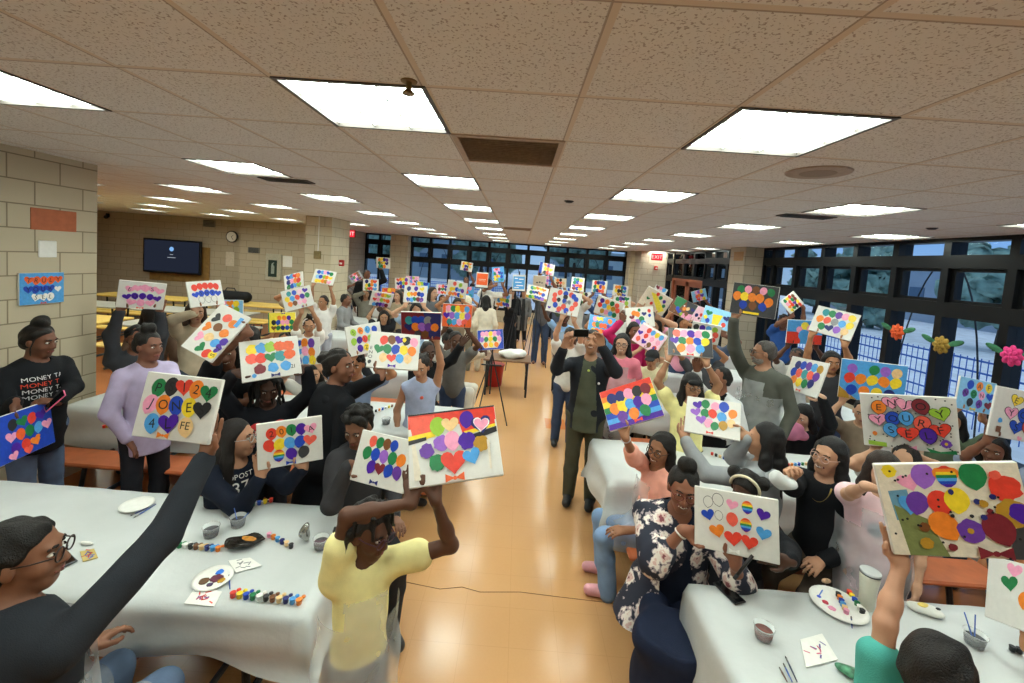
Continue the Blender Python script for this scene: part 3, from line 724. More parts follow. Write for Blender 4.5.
def canvas(name, pose, spec, label, group, size=1., bg='w', port=False, cat='painting', scale_pos=True, edge=None, ori=None):
    t = np.array(pose[0:3]); r = np.array(pose[3:6]); u = np.array(pose[6:9])
    w, h = ((.279, .356) if port else (.356, .279)); w *= size; h *= size
    c0 = np.array([0, 0, CAMZ]); t = c0+(t-c0)*size
    n = np.cross(r, u)
    g = random.Random(hash(name) % 1000 if False else sum(map(ord, name))*7)
    mats = [CANV]; mi = {}
    def mid(m):
        if m.name not in mi: mi[m.name] = len(mats); mats.append(m)
        return mi[m.name]
    B = MB(); th = .018
    B.bbox((-w/2, -h/2, -th), (w/2, h/2, 0), .003, mid(mat('edge paint '+PAINT[edge], PAINT[edge], .5)) if edge else 0)
    lay = [.0006]
    def shape(P, m):
        lay[0] += .00025; P = [(min(max(x, -w/2+.002), w/2-.002), min(max(y, -h/2+.002), h/2-.002), lay[0]) for x, y in P]
        B.poly(P[::-1] if False else P, mid(m))
    def ccw(P):
        A = sum(P[i][0]*P[(i+1) % len(P)][1]-P[(i+1) % len(P)][0]*P[i][1] for i in range(len(P)))
        return P if A > 0 else P[::-1]
    if bg != 'w': shape(ccw([(-w/2, -h/2), (w/2, -h/2), (w/2, h/2), (-w/2, h/2)]), pmat(bg))
    def blob(tok, x, y, R, rot=None):
        k = tok[0]; c = tok[1]; let = tok.split(':')[1] if ':' in tok else ''
        if k == 'b': P = sh_balloon(R)
        elif k == 'h': P = sh_heart(R)
        elif k == 'f': P = sh_blob(R, g)
        elif k == 'o': P = sh_balloon(R)
        else: P = [(R*math.sin(2*math.pi*q/20), R*math.cos(2*math.pi*q/20)) for q in range(20)]
        a = rot if rot is not None else g.uniform(-.3, .3)
        ca, sa = math.cos(a), math.sin(a); P = [(x+px*ca-py*sa, y+px*sa+py*ca) for px, py in P]
        if k == 'o' or tok.endswith('!'):
            big = [(x+(px-x)*1.09, y+(py-y)*1.09) for px, py in P]; shape(ccw(big), KEY); shape(ccw(P), CANV if k == 'o' else pmat(c))
        else: shape(ccw(P), pmat(c))
        if c == 'u' : pass
        if tok.find('#') >= 0:   # rainbow stripes inside
            for q, cc in enumerate('royglbp'):
                yy = 1-2*q/7; yb = 1-2*(q+1)/7; wd = lambda v: .8*math.sqrt(max(.0, 1-v*v*.95))*R
                shape(ccw([(x-wd(yy), y+yy*R), (x-wd(yb), y+yb*R), (x+wd(yb), y+yb*R), (x+wd(yy), y+yy*R)]), pmat(cc))
        if let:
            lay[0] += .0003
            V, Fs = glyph(let.rstrip('!#')[0]); hh = R*1.05
            B.add([(x+(vx*ca-vy*sa)*hh, y+(vx*sa+vy*ca)*hh, lay[0]) for vx, vy in V], Fs, mid(KEY))
    U = lambda v: (v-.5)*w
    Vv = lambda v: (.5-v)*h
    for item in spec.split(';'):
        q = item.split()
        if not q: continue
        if q[0] == 'row':      # row v u0 u1 r bow toks
            v, u0, u1, R, bow = map(float, q[1:6]); tk = q[6:]
            for i, tok in enumerate(tk):
                s = i/(len(tk)-1) if len(tk) > 1 else .5
                blob(tok, U(u0+(u1-u0)*s), Vv(v+bow*(2*s-1)**2), R*h)
        elif q[0] == 'at': blob(q[4], U(float(q[1])), Vv(float(q[2])), float(q[3])*h, float(q[5]) if len(q) > 5 else None)
        elif q[0] == 'rect':
            a, b_, c, d = map(float, q[1:5]); shape(ccw([(U(a), Vv(b_)), (U(c), Vv(b_)), (U(c), Vv(d)), (U(a), Vv(d))]), pmat(q[5]))
        elif q[0] == 'poly':
            f = list(map(float, q[2:])); shape(ccw([(U(f[i]), Vv(f[i+1])) for i in range(0, len(f), 2)]), pmat(q[1]))
        elif q[0] == 'bow':
            x, y, R = U(float(q[1])), Vv(float(q[2])), float(q[3])*h
            shape(ccw([(x, y), (x-R*1.6, y+R*.8), (x-R*1.6, y-R*.8)]), pmat(q[4])); shape(ccw([(x, y), (x+R*1.6, y+R*.8), (x+R*1.6, y-R*.8)]), pmat(q[4]))
            shape([(x+R*.35*math.cos(a), y+R*.35*math.sin(a)) for a in np.linspace(0, 6.28, 9)[:-1]], pmat(q[4]))
        elif q[0] == 'dots':
            for _ in range(int(q[1])): x, y = g.uniform(-.47, .47)*w, g.uniform(-.47, .47)*h; shape([(x+.004*h/.28*math.cos(a), y+.004*h/.28*math.sin(a)) for a in np.linspace(0, 6.28, 6)[:-1]], KEY)
        elif q[0] == 'txt':
            hh = float(q[3])*h; lay[0] += .0004
            for V, Fs in textline(q[4], hh): B.add([(U(float(q[1]))+x, Vv(float(q[2]))+y, lay[0]) for x, y in V], Fs, mid(KEY))
        elif q[0] == 'auto':   # auto colours|colours
            rows = q[1].split('|'); nr = len(rows); sp = .66/max(nr-1, 1) if nr > 1 else 0
            for j, rw in enumerate(rows):
                m_ = max(len(x_) for x_ in rows); R = min(.62*.84*w/max(m_-.2, 1)/h/1.02, .52*.8/nr*1.28)
                span = .70*len(rw)/max(m_, 1)
                for i, c in enumerate(rw):
                    if c == '.': continue
                    s = (i+.5)/len(rw); blob(('h' if g.random() < .35 else 'b')+c, U(.5+span*1.02*(s-.5)+g.uniform(-.015, .015)), Vv(.17+sp*j+.06*(2*s-1)**2+g.uniform(-.02, .02)), R*h)
    o = B.build('canvas', mats)
    M = Matrix(((r[0], u[0], n[0], t[0]), (r[1], u[1], n[1], t[1]), (r[2], u[2], n[2], t[2]), (0, 0, 0, 1)))
    o.matrix_world = M; o.name = 'painting' if cat == 'painting' else cat
    tag(o, label, cat, group)
    CV[name] = (t, r, u, n, w, h)
    return o
CV = {}
POSE = {
'jones':(-1.464,1.808,1.649,0.999,-0.050,-0.020,0.032,0.255,0.966),
'tilt':(-1.986,2.765,1.789,0.368,0.526,0.766,-0.927,0.271,0.260),
'pink':(-3.687,4.089,1.801,0.732,0.674,-0.100,0.225,-0.101,0.969),
'redblue':(-3.404,4.568,1.805,0.387,0.921,0.044,-0.263,0.064,0.963),
'smallblue':(-4.280,6.238,1.376,0.982,0.186,0.018,-0.017,-0.007,1.000),
'sa':(-3.997,7.473,1.765,0.949,-0.029,0.314,-0.286,0.338,0.896),
'sb':(-2.881,5.500,1.706,0.875,0.386,0.293,-0.383,0.179,0.906),
'high':(-3.396,7.349,1.880,0.973,0.204,-0.109,-0.028,0.568,0.822),
'yg':(-3.303,5.907,1.297,0.966,0.249,0.068,-0.086,0.060,0.994),
'boyw':(-1.657,2.842,1.617,0.805,0.587,0.082,-0.330,0.329,0.885),
'bbun':(-2.169,4.331,1.303,0.957,-0.229,0.180,-0.156,0.121,0.980),
'grl':(-1.414,3.960,1.562,0.654,0.751,0.091,-0.240,0.091,0.967),
'one':(-0.863,3.021,1.691,0.955,0.288,-0.075,-0.112,0.581,0.806),
'dark':(-0.856,3.815,1.746,0.989,0.146,0.025,0.023,-0.321,0.947),
'orsq':(-0.715,5.104,1.685,0.995,0.102,-0.002,0.003,-0.007,1.000),
'easel':(-0.699,9.563,0.922,0.912,0.406,0.062,-0.084,0.037,0.996),
'bluefl':(-0.331,5.822,1.285,0.991,-0.001,0.137,-0.126,0.377,0.918),
'a':(-2.279,7.065,1.589,0.895,0.425,-0.136,0.299,-0.346,0.889),
'b':(-3.535,10.106,1.574,0.932,0.363,0.023,0.026,-0.129,0.991),
'c':(-3.502,10.839,2.102,0.999,-0.043,-0.000,-0.007,-0.173,0.985),
'd':(-4.748,12.261,1.598,0.819,0.143,0.555,-0.564,0.372,0.737),
'e':(-3.212,10.548,1.358,0.957,0.289,0.031,-0.058,0.086,0.995),
'f':(-1.596,6.580,1.773,0.997,0.078,0.028,-0.057,0.404,0.913),
'g':(-2.919,10.620,1.636,0.960,0.268,0.083,-0.097,0.042,0.994),
'h':(-2.887,11.506,1.642,0.970,0.241,0.022,-0.038,0.062,0.997),
'i':(-2.520,11.087,1.532,0.972,0.214,-0.097,0.081,0.083,0.993),
'j':(-2.130,11.932,1.445,0.985,0.172,-0.019,0.007,0.067,0.998),
'k':(-1.080,7.436,1.825,0.987,-0.083,-0.140,0.134,-0.078,0.988),
'l':(-1.602,12.809,2.121,0.994,0.012,-0.111,0.105,0.234,0.967),
'm':(-0.861,9.977,1.892,0.997,0.071,-0.014,0.012,0.035,0.999),
'n':(-0.476,9.646,2.060,0.991,0.066,0.118,-0.130,0.223,0.966),
'o':(-0.304,9.096,1.533,1.000,-0.012,-0.009,0.009,0.042,0.999),
'p':(-1.281,10.645,1.526,0.999,-0.024,0.023,-0.024,-0.057,0.998),
'r':(0.008,9.270,1.923,0.997,-0.065,0.033,-0.014,0.279,0.960),
's':(0.467,9.636,1.926,1.000,-0.018,0.026,-0.030,-0.267,0.963),
't':(0.624,9.787,2.259,0.985,0.093,-0.146,0.099,0.385,0.918),
'u':(0.974,13.196,1.853,0.996,-0.074,-0.046,0.049,0.040,0.998),
'v':(0.323,7.066,1.889,0.985,-0.041,-0.167,0.154,0.645,0.749),
'w':(1.266,12.871,1.820,0.996,-0.088,0.034,-0.030,0.047,0.998),
'x':(0.513,4.666,1.985,0.981,-0.141,-0.137,0.183,0.404,0.896),
'y':(1.271,9.166,1.990,0.991,-0.126,-0.046,0.112,0.585,0.803),
'z':(1.572,10.053,1.624,0.976,0.152,0.154,-0.187,0.233,0.954),
'A':(1.849,9.743,1.941,0.859,-0.512,-0.012,0.071,0.095,0.993),
'B':(2.480,10.333,1.846,0.973,-0.221,-0.069,0.023,-0.205,0.978),
'C':(1.237,5.741,1.847,0.913,-0.324,-0.247,0.108,-0.394,0.913),
'D':(2.211,8.983,1.666,0.972,-0.233,0.039,-0.019,0.088,0.996),
'E':(1.176,5.797,1.599,0.982,-0.164,-0.095,0.168,0.523,0.836),
'F':(1.437,7.176,1.270,0.862,-0.418,0.287,-0.184,0.270,0.945),
'G':(1.635,5.619,1.772,0.965,-0.202,0.166,-0.061,0.443,0.894),
'H':(1.842,5.696,1.990,0.862,-0.246,-0.443,0.338,-0.372,0.865),
'I':(4.083,12.297,1.806,0.878,-0.317,-0.358,0.348,-0.089,0.933),
'J':(2.654,6.808,1.831,0.737,-0.576,-0.354,0.456,0.037,0.889),
'K':(4.505,10.604,1.859,0.943,-0.045,0.330,-0.332,-0.057,0.942),
'L':(3.265,7.532,1.673,0.927,-0.283,-0.247,0.266,0.032,0.963),
'M':(2.754,5.866,1.807,0.907,-0.370,-0.202,0.319,0.291,0.902),
'N':(2.534,5.665,1.612,0.932,-0.355,-0.079,-0.033,-0.298,0.954),
'O':(1.684,5.303,1.552,0.679,-0.641,-0.358,0.511,0.063,0.857),
'P':(1.516,3.666,1.804,0.950,-0.309,0.053,0.168,0.643,0.747),
'Q':(2.799,7.078,0.927,0.961,-0.220,-0.169,0.133,-0.169,0.977),
'R':(2.079,3.766,2.200,0.807,-0.589,-0.039,0.064,0.022,0.998),
'S':(4.911,7.663,2.006,0.784,0.270,0.559,-0.617,0.230,0.753),
'T':(3.167,4.266,2.007,0.656,-0.740,-0.152,0.376,0.144,0.916),
'U':(3.298,4.870,1.818,0.969,-0.242,0.052,-0.078,-0.099,0.992),
'V':(2.304,3.353,1.652,0.130,-0.989,0.072,0.310,0.109,0.944),
'W':(2.461,2.906,1.744,0.903,-0.429,0.017,-0.046,-0.057,0.997),
'enjoy':(1.988,2.109,1.732,0.807,-0.565,0.173,-0.205,0.007,0.979),
'br':(4.046,3.708,1.511,0.986,0.080,-0.144,0.137,0.086,0.987),
're':(2.837,2.353,1.740,0.992,0.039,-0.124,0.122,0.054,0.991),
'floral':(1.106,1.955,1.232,0.921,-0.380,0.089,-0.013,0.198,0.980),
'grey':(1.452,3.000,1.384,0.888,-0.456,0.064,0.260,0.610,0.749),
'rain':(0.788,2.747,1.519,0.877,-0.197,0.438,-0.177,0.715,0.677),
'boyc':(-1.318,2.497,1.199,0.902,0.426,0.065,-0.078,0.013,0.997),
'curl':(-0.705,2.338,1.212,0.952,-0.306,0.010,0.102,0.348,0.932),
'ygirl':(-0.208,1.630,1.661,0.972,0.199,0.127,-0.224,0.613,0.758),
'blue1':(-2.919,2.458,1.157,-0.172,0.985,-0.020,-0.133,-0.003,0.991),
'big':(1.399,1.298,1.725,0.919,-0.308,0.245,-0.191,0.196,0.962),
'lr':(2.377,1.860,1.053,-0.055,-0.918,0.393,0.339,0.352,0.872),
}
GP = 'balloon paintings held up by the crowd'
PT = [
('jones', 1, 'w', 'row .18 .2 .86 .14 .05 bg:P bx:S hr:1 bo:2 hg:4;row .47 .15 .83 .145 .02 bk:J bo:O bb:N by:E hx:S;row .75 .24 .68 .145 .02 bl:4 hp bt;at .45 .745 .16 hp:L;txt .68 .75 .12 FE;bow .42 .93 .06 o', 'white balloon painting with letters P S 1 2 4 held by dark sleeved arm', None),
('tilt', 1.0, 'w', 'row .2 .3 .72 .12 .03 hk ho hx;row .45 .14 .8 .125 .03 hg bt bn bR;row .72 .1 .75 .125 .02 br bl bo bo;row .9 .12 .4 .11 0 by:S hp:Z bp;rect .72 .78 .92 .9 l', 'steeply tilted white painting of balloons held over smiling child in black', None),
('pink', 1, 'w', 'row .22 .24 .86 .13 .08 hk:E hk bk hk:S hk;row .52 .2 .84 .115 .06 hp bp:O bp bp hp;row .77 .3 .7 .13 .0 hk bk hk;bow .5 .97 .06 R', 'white painting with pink and purple balloon rows held above head at left', None),
('redblue', 1, 'w', 'row .2 .2 .82 .13 .05 br br br br br;row .48 .2 .84 .125 .05 hb bb:S bb:H bb:Y hb;row .74 .34 .7 .12 .0 ow ow ow', 'white painting of red, blue and unfilled balloons beneath television', None),
('smallblue', 1, 'L', 'auto koy|roG|bky', 'pale blue painting behind the tilted white one', None),
('sa', 1, 'w', 'auto blro|Bkor|gblG', 'upper of two stacked white paintings left of the extinguisher corner', None),
('sb', 1, 'w', 'row .2 .25 .8 .12 0 bc bb bK hp;row .45 .16 .84 .125 0 by bl br bp bg;row .7 .22 .7 .12 0 bo bn bK bk;at .6 .93 .05 hp', 'lower of two stacked paintings held up by small girl', None),
('high', 1, 'w', 'auto blkbg|LbGoy|yyodk', 'white painting held highest at left by child in white', None),
('yg', 1.12, 'Y', 'rect 0 0 .04 1 g;row .28 .4 .75 .12 0 bo bo bp;row .5 .2 .85 .13 0 bx bb bk bk bg;row .78 .2 .85 .12 0 hn bg bB bb bg;bow .55 .05 .05 p', 'bright yellow painting with green left edge and balloons', None),
('boyw', 1, 'w', 'row .22 .2 .82 .13 .02 fy fl fG fO fO;row .48 .18 .82 .13 -.02 fR fr hg fc fO;row .74 .3 .74 .12 0 fm fl fl;at .2 .88 .05 fl;bow .55 .93 .06 B;txt .86 .78 .1 21', 'white painting of sponge blots held by boy in black red jacket', None),
('bbun', 1.08, 'w', 'auto boP|lko|bly', 'white painting half hidden behind the hair bun of puffer woman', None),
('grl', 1, 'w', 'row .2 .2 .8 .12 .03 bG:S bo:A bl:L bb;row .5 .18 .8 .12 .03 bG bp:E br:L bG:1 bk;row .78 .32 .68 .12 0 bp by:Z hk:S', 'white lettered balloon painting left of the larger one on dark sleeve', None),
('one', 1, 'w', 'row .2 .28 .88 .125 .03 br bn hp bx bk;row .47 .2 .85 .13 .02 hg bg bb by bo;row .72 .3 .78 .12 0 bt hr bl bt;at .68 .19 .06 by 0;bow .48 .93 .06 p;txt .06 .72 .09 O;txt .06 .60 .09 N;txt .06 .48 .09 E;at .05 .86 .05 bx', 'white painting with small letters ONE resting on puffer woman hand', None),
('dark', 1, 'm', 'poly B .55 .0 1 .05 1 .9 .7 .8;row .28 .2 .82 .15 .02 bc bb bb ba bB;row .52 .2 .84 .15 .02 hB bo bv bP bo;row .8 .42 .78 .14 0 bD bn bB;rect .4 .86 .5 1 b', 'dark maroon painting with navy balloons held on raised arm', None),
('orsq', 1, 'O', 'poly e .1 .1 .9 .12 .7 .9 .12 .6;row .2 .2 .82 .14 0 bk bg by bo bl;row .5 .15 .85 .15 0 hp bv bl bY bv;row .78 .25 .75 .14 0 bc bl bk bR', 'orange bordered painting of pastel balloons above open raised hand', None),
('easel', 1, 'w', 'auto gcoo|byPm|ropn', 'small white painting standing just above the blue bordered one', None),
('bluefl', 1, 'b', 'poly e .15 .12 .85 .1 .92 .6 .75 .92 .25 .92 .08 .6;row .2 .2 .82 .13 0 bk bk by bk bv;row .48 .16 .84 .13 0 bv bg by bg bk;row .76 .3 .72 .13 0 bo by bo', 'blue bordered painting with green centred balloons held by girl in beige', None),
('a', 1, 'w', 'auto kvoyG|rkGoO|lBpvm', 'white painting held over child with black hair and hands up', None),
('b', 1, 'w', 'auto B.or|ygol|GrRl', 'white painting held in front of far left window, beside column', None),
('c', 1, 'w', 'auto oyBP|gdyB|cgo.', 'white painting raised on one arm against far left window', None),
('d', 1, 'a', 'auto mkrn|Pgkn|akPm', 'murky grey painting tilted at far left window', None),
('e', 1, 'o', 'auto ryo|koP|yok', 'orange painting behind the white one left of centre', None),
('f', 1, 'w', 'auto B.p.y|yooBb|blgmP', 'large white painting held over far left tables', None),
('g', 1, 'w', 'auto royP|BbGr|kmb.', 'white painting under the far beige column', None),
('h', 1, 'K', 'auto kvGk|rlkm|bkR.', 'pink painting under the far beige column right side', None),
('i', 1, 'l', 'auto yGb|ogy', 'light blue painting peeking out behind the large far one', None),
('j', 1, 'w', 'auto kRp|mgB|kro', 'small white painting beside woman in grey with arm raised', None),
('k', 1, 'w', 'auto .R.G.|yyblP|ooRby', 'white painting of orange and yellow balloons beneath high one', None),
('l', 1, 'w', 'auto oydo|ypBy|.pm.', 'white painting raised highest against the far windows', None),
('m', 1, 'w', 'rect .04 .08 .96 .84 O;rect .2 .45 .8 .48 e;rect .25 .55 .75 .57 e', 'orange poster board with white border by the far windows', 'poster'),
('n', 1.06, 'l', 'auto krkl|gkpb|yoyb|yGlc', 'light blue painting held up by person in white', None),
('o', 1.15, 'w', 'auto kBkl|lyyg|oobp', 'white painting held before person in long black outfit', None),
('p', 1, 'l', 'auto kRk|oRl|klc', 'pink and light blue painting behind the orange and yellow one', None),
('r', 1, 'w', 'rect .05 .1 .95 .9 l;rect .15 .2 .4 .26 w;rect .5 .24 .85 .3 w;rect .2 .45 .7 .5 w;rect .3 .65 .85 .7 w;rect .15 .78 .5 .82 w', 'blue poster with white border and white markings by far windows', 'poster'),
('s', 1, 'e', 'rect .25 .42 .4 .5 D;rect .48 .38 .6 .48 D;rect .66 .44 .8 .5 D', 'off white poster with dark script by the far windows', 'poster'),
('t', 1, 'w', 'rect 0 0 .2 1 b;auto .oPk|.yoy|.xrk', 'white painting with blue left edge raised against far windows', None),
('u', 1, 'w', 'auto kbl|vbc|klR', 'small painting behind the posters right of aisle', None),
('v', 1.09, 'w', 'rect 0 .8 1 1 d;auto cGoyo|gbBob|gGbbv', 'white painting of green and blue balloons held over the aisle', None),
('w', 1, 'e', 'auto oxe|nRt|xne', 'beige painting behind circle of red and blue balloons', None),
('x', 1.15, 'w', 'row .15 .32 .68 .115 0 bR bb bR;row .3 .18 .85 .11 0 bR bx bb;row .5 .2 .86 .115 0 bR ba bR;row .7 .26 .78 .115 0 bb bR bR;row .84 .4 .62 .115 0 bR bb;at .76 .2 .11 bb;at .33 .46 .09 bx:2;at .5 .46 .09 bb:0;at .66 .48 .09 ba:0;at .1 .86 .06 hp;bow .38 .97 .05 p', 'white painting ringed by red and blue balloons held over the aisle by bare arms', None),
('y', 1, 'w', 'auto cgY|gbk|PRr|mby', 'tall white painting above and right of the red blue ring', None),
('z', 1, 'w', 'auto yGx|.nb|dgyo', 'white painting partly hidden beside the red blue ring', None),
('A', 1, 'w', 'auto rBbb|gyPo|cBrR', 'white painting held by dark haired person right of ring', None),
('B', 1, 'w', 'auto oogb|yxxc|.ddb', 'white painting with dark green and orange balloons by corner column', None),
('C', 1.15, 'w', 'row .2 .2 .78 .13 .02 bp bo bg bR;row .45 .16 .85 .13 .02 br bl by bd bR;row .75 .3 .78 .13 0 bd bk bl bg', 'large white tilted painting above the blue and orange one', None),
('D', 1, 'w', 'auto gPBg|crkG|nRwd', 'white painting behind the large tilted one near corner', None),
('E', 1.05, 'l', 'auto kYylo|ogOOP|yOorp', 'light blue and orange painting above phone man', None),
('F', 1, 'w', 'auto rPbm|RbRG|vRG.', 'white painting beside the head of phone man', None),
('G', 1, 'w', 'at .3 .3 .14 bo;at .42 .35 .14 bo;at .22 .5 .12 hm;at .5 .15 .08 bg;at .66 .36 .11 hB;at .85 .22 .09 br;at .85 .45 .08 bb;at .55 .62 .15 bg;at .4 .75 .15 bv;at .6 .8 .13 bl;at .25 .7 .13 bk', 'white painting of orange tulip blooms and green leaves', None),
('H', 1, 'e', 'poly Y .2 .2 .4 .15 .95 .7 .8 .95;at .45 .13 .09 br;at .6 .22 .1 bg;at .78 .3 .09 bp;at .85 .5 .09 bg;at .22 .55 .08 hg;at .42 .68 .08 br', 'cream painting with broad yellow band tilted high', None),
('I', 1, 'w', 'auto mkl|lkv', 'small pale painting behind the yellow banded one', None),
('J', 1, 'n', 'poly g .0 .0 .5 .0 .35 .7 .05 .5;poly D .5 0 1 0 1 1 .8 1;poly k .6 .75 1 .6 1 1 .6 1;at .3 .65 .12 bb;at .42 .78 .12 hb;at .56 .5 .12 bo;at .7 .42 .11 bt;at .9 .36 .11 hB;at .55 .85 .1 bG;at .75 .72 .12 bn;at .5 .35 .05 bw', 'dark brown and green painting tilted in the crowd', None),
('K', 1, 'L', 'auto kvy|RoP|.rky', 'pale blue painting held before wooden doors', None),
('L', 1, 'K', 'at .3 .6 .12 bB;at .5 .5 .11 br;at .45 .75 .08 bx;at .7 .7 .12 by;at .75 .3 .1 bv', 'pink painting between dark green and light blue ones', None),
('M', 1, 'L', 'poly y .35 .35 .7 .3 .6 .95 .4 .9;at .2 .35 .15 hg;at .22 .75 .12 bb;at .85 .4 .15 hB;at .8 .75 .12 br;at .12 .6 .1 by', 'light blue and yellow painting left of the gray one', None),
('N', 1, 'w', 'row .25 .15 .8 .15 0 bx bp bl bG;row .5 .2 .85 .15 0 bg by bo bR;row .78 .2 .8 .13 0 bm br bm br', 'white painting above the black cornered one', None),
('O', 1, 'K', 'rect .02 .02 .98 .1 w;row .22 .35 .85 .125 0 br bl by bl;row .5 .12 .85 .12 0 hp br bk bk;row .78 .18 .85 .12 0 bR hp bn br;rect .8 .72 .86 .98 b', 'pink tinted painting held by child in cream top and cap', None),
('P', 1.1, 'w', 'poly D 0 0 .15 0 .1 .5 .3 1 0 1;poly D .85 .4 1 .3 1 1 .7 1;row .2 .2 .86 .14 0 bR bk bp bk bg;row .47 .16 .84 .14 0 hp bg bo bb by;row .74 .3 .72 .15 0 bo bk bl;bow .5 .95 .06 r', 'white painting with black corners held by girl with long ponytail', None),
('R', 1.08, 'D', 'row .18 .18 .84 .12 .02 bg bk bn bk bg;row .42 .12 .62 .14 0 bo by bo bo;at .82 .52 .14 bo;row .68 .28 .7 .13 0 bb bn bb;rect .3 .88 .65 .95 y', 'charcoal painting of orange balloons held up by grey haired man', None),
('S', 1, 'w', 'auto gyrn|kRgm|orPy|ygxr', 'white painting turned as a diamond before right windows', None),
('T', 1.1, 'w', 'row .2 .24 .85 .13 0 bc bg bP bk by;row .48 .16 .86 .13 0 bo bR ba bl by;row .74 .26 .8 .13 0 bg hB bv bt', 'white painting held highest at the right windows', None),
('U', 1.1, 'l', 'rect 0 .5 .4 1 r;rect .6 .6 1 1 r;at .5 .25 .17 bY;at .35 .4 .13 bk;at .65 .35 .15 bk;at .5 .65 .25 bl', 'red and blue painting with pale cloud before right windows', None),
('V', 1.25, 'w', 'row .2 .25 .85 .125 .03 bB bb bP bl bd;row .45 .2 .82 .13 0 bb bR bc bR bP;row .72 .28 .75 .125 -.05 bo by bg bB;bow .5 .93 .05 R', 'white painting held by raised black sleeved arm near the windows', None),
('W', 1.43, 'l', 'poly d 0 .7 .15 .85 .3 1 0 1;row .2 .18 .85 .12 .02 bv bl bg bv bt;row .46 .15 .85 .13 0 br bo by bo by;row .76 .2 .78 .13 0 bb bo by bB', 'light blue balloon painting behind the lettered one near windows', None),
('enjoy', 1.43, 'w', 'dots 70;at .2 .23 .12 bo:E!;at .34 .13 .12 hk:N!;at .48 .16 .12 hk:J!;at .64 .17 .13 bm:O!;at .83 .28 .13 hG:Y!;at .18 .46 .12 hk:Y!;at .34 .42 .12 bb:O!;at .48 .4 .12 bl:U!;at .64 .47 .13 bR:R!;at .82 .57 .13 hr:F!;at .31 .63 .12 bl:S!;at .49 .68 .14 hr:E!;at .69 .68 .13 bp:L!;bow .49 .93 .06 k;at .86 .8 .07 fP;at .86 .8 .025 by;poly g .66 .9 .8 .95 .95 .9 .96 .97 .7 .98;poly G .05 .86 .25 .88 .25 .96 .05 .94;at .13 .72 .04 bo', 'white dotted painting whose outlined balloons spell ENJOY YOUR SELF', None),
('br', 1, 'L', 'row .2 .3 .8 .14 0 bb bo:A by:F;row .47 .2 .86 .13 0 bP:N bg:O bk:N hb;row .74 .35 .85 .13 0 bx:O bP:A hm;bow .45 .93 .06 y', 'light blue lettered painting at the lower right windows', None),
('re', 1.43, 'w', 'at .35 .22 .12 hy:E!;at .55 .2 .12 bm!;at .3 .48 .13 hk:Y!;at .5 .48 .13 bb:O!;at .42 .74 .14 hb:S!;at .6 .7 .13 br!;at .14 .66 .05 fl;rect .1 .78 .18 .9 n;at .5 .95 .05 hk', 'white painting with outlined E and Y balloons cut by frame edge', None),
('floral', 1.08, 'w', 'at .17 .22 .085 ow;at .29 .16 .095 ow;at .46 .2 .09 hk -.2;at .64 .2 .10 bo# 0;at .82 .27 .1 hp -.3;at .17 .43 .1 hb .3;at .3 .41 .07 ow;at .46 .43 .105 bR .1;at .62 .48 .105 bo# 0;at .82 .56 .11 hl -.2;at .28 .66 .115 ho .3;at .47 .73 .13 hr .1;at .66 .74 .12 hr -.1;bow .48 .93 .05 w', 'white painting of red, blue and rainbow balloons held by woman in floral cardigan', None),
('grey', 1, 'w', 'at .22 .22 .12 hp .3;at .36 .17 .12 bg .1;at .54 .2 .12 bk;at .7 .18 .14 bb;at .86 .34 .12 bo;at .19 .43 .12 hv .3;at .36 .43 .12 bg;at .5 .41 .12 br;at .67 .47 .13 bl;at .84 .6 .11 bt;at .3 .62 .12 hv .2;at .44 .68 .12 bk;at .55 .74 .11 bg;at .7 .69 .12 bd;bow .47 .93 .05 r', 'white painting of pastel balloons held by woman in grey hoodie', None),
('rain', 1.08, 'r', 'rect 0 .17 1 .34 o;rect 0 .3 1 .5 y;rect 0 .45 1 .6 g;rect 0 .6 1 .76 b;rect 0 .74 1 .88 l;rect 0 .86 1 1 p;row .26 .2 .85 .14 0 bB bB bk bx bm;row .52 .2 .8 .14 0 bo by bl bp bk;row .76 .3 .72 .14 0 bP bo bg;bow .55 .93 .06 r', 'rainbow striped painting held up by girl in peach top', None),
('boyc', 1, 'w', 'row .22 .22 .82 .125 .03 br:2 bo:0 bg:1 bp hk:A;row .5 .18 .8 .13 0 br by bl bb hR;row .74 .32 .7 .13 0 bo# bp bD;bow .5 .93 .06 b', 'white balloon painting held by woman with glasses in navy hoodie', None),
('curl', 1, 'w', 'row .18 .26 .66 .11 0 bR bg bn bb;row .42 .2 .84 .125 0 bg bb bv bg bo;row .66 .34 .82 .125 0 bp hm bb bP;bow .45 .93 .06 B', 'white painting partly behind the yellow shirt girl painting', None),
('ygirl', 1, 'w', 'rect 0 0 1 .22 r;poly R .0 .05 .3 .05 .3 .33 .05 .33;poly y 0 .32 .3 .28 .3 .36 0 .42;poly x 0 .38 .2 .35 .2 .40 0 .44;rect .0 .0 1 .03 x;poly r .55 .1 .98 .1 .98 .3 .6 .36;poly y .62 .34 .98 .28 .98 .32 .62 .4;poly x .7 .4 .99 .32 .99 .4 .75 .47;at .33 .22 .13 bG;at .47 .22 .12 ht;at .66 .17 .12 bp;at .82 .27 .14 hB;at .82 .27 .115 hw;at .82 .27 .10 hk;at .2 .55 .1 fP;at .36 .46 .11 fv;at .48 .45 .13 bk;at .64 .48 .12 fp;at .8 .54 .11 fd;at .3 .72 .11 fg;at .48 .74 .17 hr 0;at .68 .7 .12 hl;bow .48 .95 .08 O;poly e .04 .45 .08 .45 .14 .92 .06 .92;poly e .86 .5 .89 .5 .88 .9 .86 .9', 'white painting with red band and big red heart held by girl in yellow', None),
